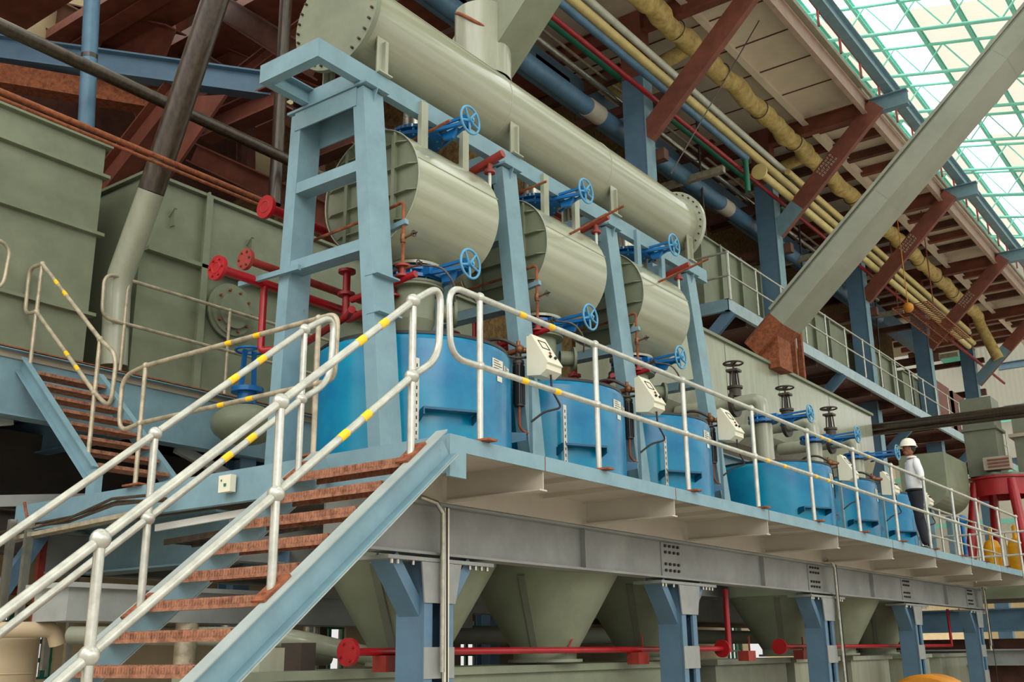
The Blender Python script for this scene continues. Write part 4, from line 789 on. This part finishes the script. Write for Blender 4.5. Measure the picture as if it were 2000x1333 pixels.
# lagged pipe: straight with lumpy bands
t = T('lagged_pipe', 'thick yellow-brown lagged pipe with binding bands under the high deck', 'pipe', (-4.3, 8, 11)); z = P(1330, 70, x=-4.25).z; x = -4.25
pts = []; rs = []
for k in range(150): pts.append((x + .03 * math.sin(k * .7), 5 + k * .225, z + .03 * math.sin(k * 1.1))); rs.append(.215 + (.03 if k % 6 < 2 else 0) + .015 * math.sin(k * 2.3))
MB().tube(pts, rs, 20).build('lagging', 'lagging', t)
for k in range(14): MB().torus((x, 6 + k * 2.2, z), PY, .235, .012, 24, 6).build('band', 'dark_steel', t)
MB().tube([(x, 13.4, z), (-6.5, 13.4, z - .4)], .17, 16).build('branch', 'lagging', t); MB().tube([(x, 20.2, z), (-6.2, 20.2, z - .3)], .15, 16).build('branch', 'lagging', t)
MB().tube(fillet([(x, 38.5, z), (x - .2, 39.4, z), (x + .3, 39.6, z - 1.6)], .4), .22, 18).build('elbow_end', 'lagging', t)
MB().box((-7.0, 5, 10.4), (-6.6, 40, 11.0)).build('rack_girder', 'blue_steel_dark', label='dark blue longitudinal girder behind the pipe rack', cat='beam')
for k, y in enumerate(CY[:5]):
    MB().bar((-8, y + .5, 8.65), (-4.7, y + .5, 8.65), .2, .25).bar((-8, y + .5, 10.0), (-4.6, y + .5, 10.0), .18, .2).build('rack_crossbar', 'brown_dark', label='pair of dark brown pipe rack crossbars at the ' + ['first', 'second', 'third', 'fourth', 'fifth'][k] + ' blue box column', cat='beam', group='pipe rack crossbars')
for k in range(4):
    y = CY[k] + 3.4; MB().bar((-9, y, 9.4), (-4.7, y, 9.4), .14, .16).build('rack_angle', 'galvanised_worn', label='pale pipe rack angle midway after the ' + ['first', 'second', 'third', 'fourth'][k] + ' blue box column', cat='beam', group='pipe rack angles')
# straw-lagged boiler wall behind the pipe rack and dark beams
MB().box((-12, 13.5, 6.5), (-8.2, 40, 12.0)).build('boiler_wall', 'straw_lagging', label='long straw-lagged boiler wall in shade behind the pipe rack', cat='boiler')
for k in range(6): MB().ibeam((-8.0, 8 + 4.6 * k, 10.9 - .1 * (k % 2)), (-5.6, 8 + 4.6 * k, 10.9), .35, .2, .02).build('boiler_beam', 'brown_dark', label='dark brown beam between boiler wall and pipe rack, ' + ORD[k] + ' from the left', cat='beam', group='boiler side beams')
MB().ibeam((-7.1, 9.0, 7.4), (-7.1, 40, 7.4), .5, .3, .03).build('boiler_girder', 'brown_primer', label='long red-brown girder behind the fat grey-blue pipe', cat='beam')
# hanging thin rods
for k, (px, py0, py1) in enumerate([(1360, 230, 470), (1560, 440, 560), (1710, 590, 700), (1790, 545, 690)]):
    xx = -5.6; MB().tube([P(px, py0, x=xx), P(px + (py1 - py0) * .08, py1, x=xx)], .03, 8).build('hanger_rod', 'dark_steel', label=['dark hanger rod near the header far flange', 'dark hanger rod behind the second column brace', 'dark hanger rod right of the third column', 'dark hanger rod left of the fourth column'][k], cat='rod')
MB().tube([P(1500, 10, x=-3), P(1310, 340, x=-3)], .012, 6).build('sling_wire', 'dark_steel', label='slack steel wire slanting across the first brown brace', cat='wire')
# walkway on the right + railings + box tanks
XW = -4.33; ZW = 5.80
t = T('upper_walkway', 'upper walkway with blue channel edge and knee braces before the box tanks', 'walkway', (-5, 25, 5.5))
MB().box((-8, 14.62, ZW - .1), (XW - .02, 42, ZW - .03)).build('deck_plate', 'brown_dark', t)
MB().chan((XW, 14.5, ZW - .13), (XW, 42, ZW - .13), .27, -.09, .015).build('edge_channel', 'pale_blue', t); MB().chan((-8, 14.5, ZW - .13), (XW, 14.5, ZW - .13), .27, -.09, .015).build('end_channel', 'blue_steel', t)
for y in (14.6, 21.4, 28.3, 35.1):
    MB().chan((-5.4, y, 4.6), (XW, y, ZW - .25), .26, .1, .015, up=(1, 0, -1)).build('knee_brace', 'blue_steel_dark', t)
for k in range(13): MB().ibeam((-8, 15.6 + 2.1 * k, ZW - .25), (XW - .1, 15.6 + 2.1 * k, ZW - .25), .24, .14, .015).build('floor_joist', 'brown_dark', t)
railing('upper_walkway_railing', 'long pale tube railing along the upper walkway in front of the box tanks', [(XW + .02, 14.6 + 1.45 * k, ZW) for k in range(19)], top=1.10, mid=.56, ball=False, r=.024, m='galvanised')
railing('upper_walkway_railing', 'short railing across the near end of the upper walkway', [(-6.6, 14.6, ZW), (XW, 14.6, ZW)], top=1.10, mid=.56, ball=False, r=.024, m='galvanised', bands=[(0, .4, 0), (0, .65, 0)])
for k in range(4):
    y0 = [15.7, 20.6, 26.4, 31.0][k]; y1 = y0 + [4.2, 4.9, 4.0, 1.8][k]
    boxtank('row_tank', ['nearest box tank on the upper walkway, behind the short railing', 'box tank on the upper walkway right of the slanting duct', 'box tank on the upper walkway beside the third column', 'farthest box tank on the upper walkway'][k], -5.45, y0, y1, ZW, 7.95 - .05 * k, 2.4, (7.93 - .05 * k,), [y0 + .9 + 1.15 * j for j in range(int((y1 - y0 - .5) / 1.15))], m='green_grey_dull')
for k in range(3): y = 33.5 + 2.2 * k; MB().box((-6.2, y, ZW), (-5.0, y + .12, 7.9)).box((-5.2, y, ZW), (-5.0, y + 1.8, 7.9)).build('brown_shutter', 'brown_primer', label='red-brown steel shutter panel at the far end of upper walkway, ' + ['first', 'second', 'third'][k] + ' from the left', cat='shutter')
# long green trough tank with handwheel valves
t = T('long_trough', 'long glossy grey-green trough behind the far blue tanks, with lipped top edge', 'tank', (-3.9, 15, 2.5))
xt = -3.4; y0, y1 = 8.8, 20.4
pr = [(xt, 4.08), (xt, 2.95), (xt - .12, 2.62), (xt - .42, 2.40), (xt - 1.2, 2.40), (xt - 1.2, 4.08)]
MB().poly([(x, y0, z) for x, z in pr], y1 - y0, PY).build('shell', 'green_grey', t); MB().box((xt - 1.25, y0, 4.08), (xt + .06, y1 + .03, 4.14)).build('lip', 'green_grey_dull', t)
for y in (12.1, 14.6, 17.5): MB().box((xt, y - .005, 2.95), (xt + .004, y + .005, 4.08)).build('plate_joint', 'dark_steel', t)
for i, y in enumerate((10.42, 12.62, 14.85)):
    t = T('angle_valve', ['dark spoked handwheel valve on a thick grey pipe, nearest of three below the long trough', 'middle dark handwheel valve on a thick grey pipe below the long trough', 'farthest dark handwheel valve on a thick grey pipe below the long trough'][i], 'valve', (-2.8, y, 2.3), 'dark handwheel valves')
    xv = -2.50; z = 2.46
    MB().tube([(-3.6, y, z), (xv, y, z)], .125, 24).build('inlet_pipe', 'green_grey', t); MB().tube(fillet([(xv, y, z), (-2.06, y, z), (-2.05, y, 2.18)], .2, 6), .125, 28).build('outlet_pipe', 'green_grey', t)
    MB().lathe((xv - .02, y, z), PX, [(0, -.03), (.22, -.03), (.22, .03), (0, .03)], 28).build('flange', 'dark_steel', t)
    MB().lathe((xv, y, z + .12), PZ, [(.10, 0), (.10, .14), (.13, .14), (.13, .18), (0, .18)], 18).build('bonnet', 'dark_steel', t)
    m = MB()
    for sx, sy in ((-.08, 0), (.08, 0), (0, .08), (0, -.08)): m.bar((xv + sx, y + sy, z + .3), (xv + sx * .8, y + sy * .8, z + .56), .022, .022)
    m.cyl((xv, y, z + .3), (xv, y, z + .70), .018, 8); m.box((xv - .1, y - .1, z + .55), (xv + .1, y + .1, z + .59)); m.build('yoke', 'dark_steel', t)
    wheel((xv, y, z + .70), PZ, .16, .016, 'dark_steel', t, 3)
    MB().cyl((-2.05, y, 1.3), (-2.05, y, 2.05), .14, 28).build('down_pipe', 'green_grey', t)
    gatevalve('blue gate valve with blue handwheel on the ' + ['wide-looking fourth', 'fifth', 'sixth'][i] + ' blue tank', y, 2.12, xw=-1.25, rb=.24, wr=.14, group='far blue gate valves')
MB().ibeam((-2.9, 8.4, 1.55), (-2.9, 19, 1.55), .25, .2, .02).build('pipe_beam', 'blue_steel', label='blue beam under the thick grey valve pipes behind the far tanks', cat='beam')
# slanting duct
t = T('slanting_duct', 'huge grey-green box duct slanting from the long trough up to the top right', 'duct', (-3.1, 14.6, 4.3))
yd = 14.44
dd = Vector((.747, 0, .665)).normalized(); nn = Vector((-dd.z, 0, dd.x)); c0 = Vector((-3.04, yd, 5.06)) - dd * .55; c1 = c0 + dd * 10
sec = [(-w, -.42), (-w, .30), (-.30, .58), (.45, .58), (w, .40), (w, -.42)]
hw, hh = .44, .23
m = MB(); prof = [(-hh, -hw), (hh * .6, -hw), (hh, -hw + .1), (hh, hw), (-hh, hw)]
vs = lambda o: [o + nn * a * 1.0 + PY * b for a, b in prof]
A0, A1 = vs(c0 + dd * .45), vs(c1); n5 = len(prof)
m.add(A0 + A1, [[i, (i + 1) % n5, n5 + (i + 1) % n5, n5 + i] for i in range(n5)] + [list(range(n5))[::-1], list(range(n5, 2 * n5))]); m.build('duct_shell', 'duct_grey', t)
m = MB(); m.bar(c0 + dd * .5 + nn * (hh + .02) - PY * (hw - .06), c1 + nn * (hh + .02) - PY * (hw - .06), .05, .06, up=nn); m.build('edge_flange', 'duct_grey', t)
for s in (3.6, 6.9):
    q = vs(c0 + dd * s); q2 = vs(c0 + dd * (s + .03)); m = MB(); k = 1.01; cc = c0 + dd * s
    m.add([cc + (p - cc) * k for p in q] + [cc + (p - cc) * k for p in q2], [[i, (i + 1) % n5, n5 + (i + 1) % n5, n5 + i] for i in range(n5)]); m.build('seam', 'duct_grey', t)
B0 = vs(c0 - dd * .35); m = MB(); m.add(B0 + A0, [[i, (i + 1) % n5, n5 + (i + 1) % n5, n5 + i] for i in range(n5)] + [list(range(n5))[::-1]]); m.build('rusty_foot', 'rust', t)
MB().box((c0.x - .15, yd - .3, 4.0), (c0.x + .3, yd + .35, c0.z + .15)).build('outlet_box', 'rust', t)
for k, dx in enumerate((.55, .95)): MB().bar((-3.5, yd + .9 + dx, 4.14), (-3.5, yd + .9 + dx, 5.55), .1, .1).build('duct_prop', 'rust', label=['rusty upright just right of the slanting duct foot', 'second rusty upright right of the slanting duct foot'][k], cat='post')
MB().tube([P(1620, 848, x=-5.0), P(2150, 781, y=17)], .11, 14).tube([P(1620, 859, x=-5.0), P(2150, 793, y=17)], .05, 10).build('overhead_pipe', 'dark_pipe', label='dark rusty pipe crossing to the right edge above the man', cat='pipe')
# ================================================================ ROOF
ZR = lambda x: 22.4 - .245 * (x + 1.35)
X0, X1 = -18, 26
ySp = 4.0; ys = [-14 + ySp * k for k in range(23)]
m = MB(); st = []
pur = [X0 + 1.9 * k for k in range(24)]
sky = (6, 13)
def corr(xa, xb, y0, y1, name, mt, knd):
    m = MB(); n = int((y1 - y0) / .11); v = []
    for i in range(n + 1):
        y = y0 + (y1 - y0) * i / n; dz = .05 if i % 2 else 0; v += [(xa, y, ZR(xa) + .95 + dz), (xb, y, ZR(xb) + .95 + dz)]
    m.add(v, [[2 * i, 2 * i + 1, 2 * i + 3, 2 * i + 2] for i in range(n)]); return m.build(name, mt, kind='structure')
k0 = 0
for k in range(len(pur) - 1):
    if k in sky: continue
    for ya, yb in ((-16, 5), (7.2, 19), (21.2, 33), (35.2, 47), (49.2, 78)): corr(pur[k], pur[k + 1], ya, yb, 'ceiling', 'roof_sheet', 1)
for ya in (5, 19, 33, 47):  # near strips added for highlights on the header and drums
    corr(X0, pur[6], ya, ya + 2.2, 'ceiling', 'skylight_sheet', 1); corr(pur[7], X1 - .1, ya, ya + 2.2, 'ceiling', 'skylight_sheet', 1)
for k in sky[:2]: corr(pur[k], pur[k + 1], -16, 78, 'ceiling', 'skylight_sheet', 1)
for k, x in enumerate(pur): MB().chan((x, -16, ZR(x) + .80), (x, 78, ZR(x) + .80), .3, .14, .02).build('roof_purlin', 'mint', label='long mint green roof purlin, ' + str(k) + ' bays in from the left', cat='purlin', group='mint green roof purlins')
for k, y in enumerate(ys):
    t = T('roof_truss', 'mint green lattice roof truss under the pale roof sheets', 'truss', (0, y, 20), 'mint green roof trusses')
    MB().tube([(X0, y, ZR(X0) + .68), (X1, y, ZR(X1) + .68)], .07, 8).build('top_chord', 'mint', t); MB().tube([(X0, y, ZR(X0) - .7), (X1, y, ZR(X1) - .7)], .08, 8).build('bottom_chord', 'mint', t)
    m = MB(); n = 22
    for i in range(n):
        xa = X0 + (X1 - X0) * i / n; xb = X0 + (X1 - X0) * (i + .5) / n; xc = X0 + (X1 - X0) * (i + 1) / n
        m.tube([(xa, y, ZR(xa) + .68), (xb, y, ZR(xb) - .7)], .035, 6); m.tube([(xb, y, ZR(xb) - .7), (xc, y, ZR(xc) + .68)], .035, 6)
    m.build('web', 'mint', t)
# ================================================================ FAR RIGHT
c = P(1966, 1010, y=21.6); cx, cy = c.x, c.y
zb = -.1
t = T('red_stand', 'red four-legged steel stand with a round top ring at the far right', 'stand', (cx, cy, zb))
zt = P(1966, 955, y=cy).z
MB().lathe((cx, cy, zt), PZ, [(.66, -.2), (.66, .2), (.72, .2), (.72, .25), (0, .25)], 48).build('top_ring', 'red_paint', t)
for k in range(4): a = .55 + k * PI / 2; MB().tube([(cx + .62 * math.cos(a), cy + .62 * math.sin(a), zt + .15), (cx + 1.05 * math.cos(a), cy + 1.05 * math.sin(a), zb)], [.11, .13], 14).build('leg', 'red_paint', t)
for k, (ox, oy) in enumerate(((-.35, -.3), (.2, -.4))):
    MB().lathe((cx + ox, cy + oy, zb + .05), PZ, [(.2, 0), (.2, .8), (.14, .95), (.05, 1.0), (.05, 1.25), (0, 1.3)], 20).build('yellow_actuator', 'machine_yellow', label=['left yellow cylinder standing inside the red stand', 'right yellow cylinder standing inside the red stand'][k], cat='actuator')
t = T('grey_duct_stack', 'dark grey square duct stack standing on the red stand', 'duct', (cx, cy, zt))
MB().box((cx - .62, cy - .4, zt + .3), (cx + .1, cy + .4, zt + 2.2)).build('lower_duct', 'green_grey_dark', t); MB().box((cx - .68, cy - .46, zt + 1.4), (cx + .16, cy + .46, zt + 1.46)).build('flange', 'green_grey_dark', t)
MB().lathe((cx, cy, zt), PZ, [(.5, .2), (.75, .26), (.75, .32), (.55, .34)], 4).build('transition', 'green_grey_dark', t)
m = MB(); m.box((cx - .2, cy - .7, zt + .38), (cx + .38, cy - .4, zt + .68)); m.build('louvre_case', 'deck_grey', t)
for k in range(3): MB().box((cx - .1, cy - .73, zt + .43 + .08 * k), (cx + .37, cy - .69, zt + .465 + .08 * k)).build('louvre', 'brown_primer', t)
t = T('grey_duct_stack', 'second grey duct box right of the first stack at the picture edge', 'duct', (cx + 1.5, cy + 1.2, zt)); MB().box((cx + .3, cy + .6, zt + .4), (cx + 1.6, cy + 1.9, zt + 2.0)).build('lower_duct', 'green_grey_dark', t); MB().box((cx + .2, cy + .5, zt + 1.3), (cx + 1.7, cy + 2.0, zt + 1.38)).build('flange', 'deck_grey', t)
MB().box((cx - 1.6, cy - 1.4, -.45), (cx + 6, cy + 1.4, zb)).build('concrete_plinth', 'green_grey_dull', label='grey-green plinth beneath the red stand', cat='base')
# u-shaped green vessel behind man
t = T('u_vessel', 'grey-green U-bottomed vessel behind the standing man', 'vessel', (-2.6, 17.5, 1.0))
yv = 19.0; zc = 2.05; rr = .50; xv = -1.95
pts = [(xv - rr, yv, zc + .70), (xv + rr, yv, zc + .70)] + [(xv + rr * math.cos(a), yv, zc + rr * math.sin(a)) for a in [-PI * k / 16 for k in range(17)]]
MB().poly(pts, 2.0, PY).build('shell', 'green_grey_dull', t)
for y in (19.2, 20.7): MB().box((xv - .06, y, 0), (xv + .06, y + .1, 1.5)).build('support_post', 'blue_steel', t)
MB().ball((xv + .8, 18.6, 1.15), .12, 14, 10).cyl((xv + .8, 18.6, -.02), (xv + .8, 18.6, 1.1), .045, 14).build('blue_pump', 'valve_blue', label='small dark blue pump below the U-bottomed vessel', cat='pump')
railing('far_walkway_railing', 'lower pale railing in front of the red stand at the far right', [(-1.6 + .9 * k, 17.2, -.25) for k in range(5)], top=.95, mid=.5, ball=False, r=.022)
railing('far_walkway_railing', 'parallel pale railing just behind the end of the long platform railing', [(-1.0, 14.9 + 1.4 * k, 0) for k in range(6)], top=1.13, mid=.585, ball=False, r=.02)
MB().box((-.2, 20.2, -.75), (6, 20.9, -.55)).build('far_platform', 'blue_steel_dark', label='low platform edge at the far right under the pale railing', cat='platform')
MB().box((-6, 21, -3.1), (8, 26, -1.3)).build('machine_housing', 'brown_dark', label='dark machine housing at lower right beyond the last column', cat='machine')
MB().ibeam((-6, 20.6, -.9), (8, 20.6, -.9), .5, .3, .03).build('far_beam', 'blue_steel_dark', label='dark blue beam beyond the last laced column', cat='beam')
MB().ibeam((-6, 20.6, -1.7), (8, 20.6, -1.7), .35, .3, .03).build('far_beam', 'grey_steel', label='lower grey beam beyond the last laced column', cat='beam')
# distant hall
t = T('far_hall_frame', 'pale blue lattice frame of the distant hall end at the right', 'frame', (0, 50, 0))
for x in (-3.2, -2.0, 1.0, 3.5): MB().ibeam((x, 50, -3), (x, 50, 17), .4, .3, .03, up=(1, 0, 0)).build('post', 'bluegrey_panel', t)
for z in (5.6, 7.2, 9.8, 12.0): MB().ibeam((-6, 50, z), (8, 50, z), .35, .25, .03).build('cross_beam', 'bluegrey_panel', t)
MB().box((-4, 48.7, 7.9), (8, 51.5, 8.05)).build('floor_slab', 'brown_primer', t)
MB().bar((-3, 50, 5.8), (-1.2, 50, 7.2), .15, .15).build('diagonal', 'bluegrey_panel', t)
m = MB(); n = 110
for k in range(n): 
    y = 58; x = -14 + k * .13; m.add([(x, y + (.04 if k % 2 else 0), 2), (x + .13, y + (0 if k % 2 else .04), 2), (x + .13, y + (0 if k % 2 else .04), 20), (x, y + (.04 if k % 2 else 0), 20)], [[0, 1, 2, 3]])
m.build('wall_sheeting', 'roof_sheet', kind='structure')
for n_, z in enumerate((5.2, 8.0, 10.8)): MB().bar((-14, 57.8, z), (-2.3, 57.8, z), .1, .25).build('sheeting_rail', 'mint', label=['lowest', 'middle', 'top'][n_] + ' mint rail on the distant corrugated wall', cat='rail')
# rope tray bundle
t = T('wire_cage', 'rusty wire cable ladder hung beside the third column over the yellow pipes', 'cable tray', P(1730, 600, x=-4.2))
m = MB(); x = -4.4; z = P(1740, 595, x=x).z
for k in range(26): m.bar((x - .1, 27.3 + k * .2, z), (x + 1.0, 27.3 + k * .2, z), .025, .025)
for s in (-.1, .25, .6, 1.0): m.bar((x + s, 27.3, z), (x + s, 32.4, z), .03, .05)
for s in (-.1, 1.0): m.bar((x + s, 28, z), (x + s, 28, 12.25), .03, .03)
m.build('rungs', 'rust', t)
q_ = P(1774, 601, x=-3.6); MB().ball(q_, .16, 14, 10).cyl(q_ + PZ * .15, V(q_.x, q_.y, 12.25), .015, 8).build('orange_lamp', 'orange', label='round orange lamp cover hanging by the wire cable ladder', cat='lamp')
MB().lathe(P(1873, 680, y=57.2), (-.3, -1, 0), [(0, .6), (1.1, .5), (1.2, .3), (.6, -.6)], 24).build('green_hood', 'green_pipe', label='green round hood on the distant corrugated wall', cat='hood')
# ================================================================ MAN
def skin(name, pts, edges, radii, m, parent, sub=2, root=0):
    me = bpy.data.meshes.new(name); o0 = Vector(parent['_w']); me.from_pydata([tuple(Vector(p) - o0) for p in pts], edges, []); o = bpy.data.objects.new(name, me); COL.objects.link(o)
    md = o.modifiers.new('skin', 'SKIN'); md.use_smooth_shade = True
    for i, r in enumerate(radii):
        sv = me.skin_vertices[0].data[i]; sv.radius = r if isinstance(r, tuple) else (r, r); sv.use_root = (i == root)
    s = o.modifiers.new('sub', 'SUBSURF'); s.levels = sub; s.render_levels = sub
    me.materials.append(MATS[m]); o.parent = parent; o['_w'] = tuple(o0); return o
def man():
    O = Vector((-.27, 12.22, 0)); f = Vector((-.88, -.47, 0)).normalized(); l = Vector((-f.y, f.x, 0))  # facing, his left
    t = T('person', 'man in white hard hat, white shirt and dark trousers standing at the railing', 'person', O)
    G = lambda a, b, z: O + f * a + l * b + PZ * z
    ls = l  # near side: the one towards +x
    near = 1 if l.x > 0 else -1
    H = lambda a, b, z: O + f * a + l * (b * near) + PZ * z
    # body (trousers region + torso + arms all one skin), clothes as children
    pts = [H(0, 0, .98), H(0, 0, 1.12), H(.01, 0, 1.30), H(.0, 0, 1.46), H(.0, 0, 1.53), H(.02, 0, 1.60),
           H(0, .17, 1.46), H(-.06, .22, 1.20), H(.0, .24, 1.165), H(0, -.17, 1.46), H(-.03, -.2, 1.18), H(.02, -.17, .98),
           H(0, .09, .92), H(.02, .10, .50), H(-.05, .10, .09), H(0, -.09, .92), H(-.05, -.10, .50), H(-.16, -.10, .09)]
    ed = [(0, 1), (1, 2), (2, 3), (3, 4), (4, 5), (3, 6), (6, 7), (7, 8), (3, 9), (9, 10), (10, 11), (0, 12), (12, 13), (13, 14), (0, 15), (15, 16), (16, 17)]
    rd = [(.11, .08), (.10, .08), (.10, .08), (.08, .07), .05, .055, .04, .036, .03, .04, .036, .03, .085, .06, .045, .085, .06, .045]
    skin('body', pts, ed, rd, 'skin', t)
    sh = [H(0, 0, .93), H(.01, 0, 1.12), H(.015, 0, 1.30), H(.0, 0, 1.44), H(0, 0, 1.50), H(-.01, .17, 1.45), H(-.07, .225, 1.22), H(-.03, .24, 1.13), H(-.0, -.17, 1.45), H(-.03, -.2, 1.20), H(.0, -.18, 1.04)]
    skin('shirt', sh, [(0, 1), (1, 2), (2, 3), (3, 4), (3, 5), (5, 6), (6, 7), (3, 8), (8, 9), (9, 10)], [(.165, .135), (.165, .135), (.17, .135), (.155, .12), .08, .078, .062, .052, .078, .062, .052], 'shirt', t)
    tr = [H(0, 0, 1.04), H(0, 0, .92), H(0, .09, .84), H(.02, .10, .50), H(-.05, .10, .09), H(0, -.09, .84), H(-.05, -.10, .50), H(-.16, -.10, .09)]
    skin('trousers', tr, [(0, 1), (1, 2), (2, 3), (3, 4), (1, 5), (5, 6), (6, 7)], [(.15, .12), (.15, .12), .10, .078, .065, .10, .078, .065], 'trousers', t)
    MB().torus(H(0, 0, 1.0), PZ, .145, .018, 28, 8).build('belt', 'black', t)
    for b, a in ((.10, 0), (-.10, -.1)):
        MB().ball(H(a + .02, b, .045), .06, 14, 8, (1.9, 1.5, .75)).build('shoe', 'black', t)
    # head
    hc = H(.03, 0, 1.695)
    hd = MB().ball(hc, .09, 24, 16, (1, 1, 1.3)); 
    hd.ball(hc + f * .03 - PZ * .065, .062, 16, 10, (1, 1, .8)); hd.ball(hc + f * .092 - PZ * .018, .018, 10, 8, (1, 1, 1.3)); h = hd.build('head', 'skin', t)
    for s in (-1, 1): MB().ball(hc + l * s * .088 - PZ * .01, .025, 10, 8, (.6, .6, 1.2)).build('ear', 'skin', h); MB().ball(hc + f * .078 + l * s * .032 + PZ * .008, .012, 8, 6).build('eye', 'hair', h)
    MB().bar(hc + f * .088 + l * .022 - PZ * .06, hc + f * .088 - l * .022 - PZ * .06, .01, .008).build('mouth', 'red_dark', h)
    MB().ball(hc + f * .09 - PZ * .042, .016, 8, 6, (1, 1, .35)).build('moustache', 'hair', h)
    MB().ball(hc - f * .018 + PZ * .012, .093, 20, 12, (1, 1, 1.15)).build('hair', 'hair', h)
    hm = MB(); n = 28; o = hc + PZ * .035; prof = [(.125, 0), (.126, .03), (.115, .075), (.085, .115), (.045, .135), (0, .14)]
    hm.lathe(o, PZ, prof, n); v = []
    for j in range(n): a = 2 * PI * j / n; k = .15 + (.055 if math.cos(a) > .3 else .0) * math.cos(a); v.append(o + (f * math.cos(a) + l * math.sin(a)) * k - PZ * .012)
    w_ = [o + (f * math.cos(2 * PI * j / n) + l * math.sin(2 * PI * j / n)) * .122 + PZ * .012 for j in range(n)]
    hm.add(v + w_, [[j, (j + 1) % n, n + (j + 1) % n, n + j] for j in range(n)], True)
    hm.bar(o + PZ * .10 - f * .1, o + PZ * .138 + f * .02, .03, .012)
    hm.build('hard_hat', 'helmet', t)
    MB().torus(H(0, 0, 1.545), PZ, .062, .020, 24, 8).build('collar', 'shirt', t)
    # hands: near one on the rail, far one hanging
    def hand(wp, fd, dn, sd, curl, tg):
        pts = [wp, wp + fd * .05, wp + fd * .085]; e = [(0, 1), (1, 2)]; r = [(.022, .02), (.036, .018), (.038, .016)]
        for k in range(4):
            o = sd * ((k - 1.5) * .019); L = (.028, .032, .030, .023)[k]
            b = len(pts); p0 = wp + fd * .088 + o; d1 = (fd * math.cos(curl) + dn * math.sin(curl)); d2 = (fd * math.cos(curl * 2) + dn * math.sin(curl * 2)); d3 = (fd * math.cos(curl * 2.8) + dn * math.sin(curl * 2.8))
            pts += [p0, p0 + d1 * L, p0 + d1 * L + d2 * L * .85, p0 + d1 * L + d2 * L * .85 + d3 * L * .7]; e += [(2, b), (b, b + 1), (b + 1, b + 2), (b + 2, b + 3)]; r += [.010, .0095, .009, .008]
        b = len(pts); q = wp + fd * .035 - sd * .03; pts += [q, q - sd * .02 + fd * .025 + dn * .01, q - sd * .02 + fd * .05 + dn * .03]; e += [(1, b), (b, b + 1), (b + 1, b + 2)]; r += [.012, .011, .009]
        skin('hand', pts, e, r, 'skin', tg, 1)
    w0 = Vector((-.10, O.y - .02, 1.185)); hand(H(-.0, .235, 1.17), (Vector((-.03, O.y - .02, 1.165)) - H(0, .235, 1.17)).normalized(), -PZ, l, .5, t)
    hand(H(.02, -.17, .99), (-PZ * .95 + f * .2).normalized(), -l * near, f, .3, t)
man()
for o in bpy.data.objects:
    if '_w' in o: del o['_w']
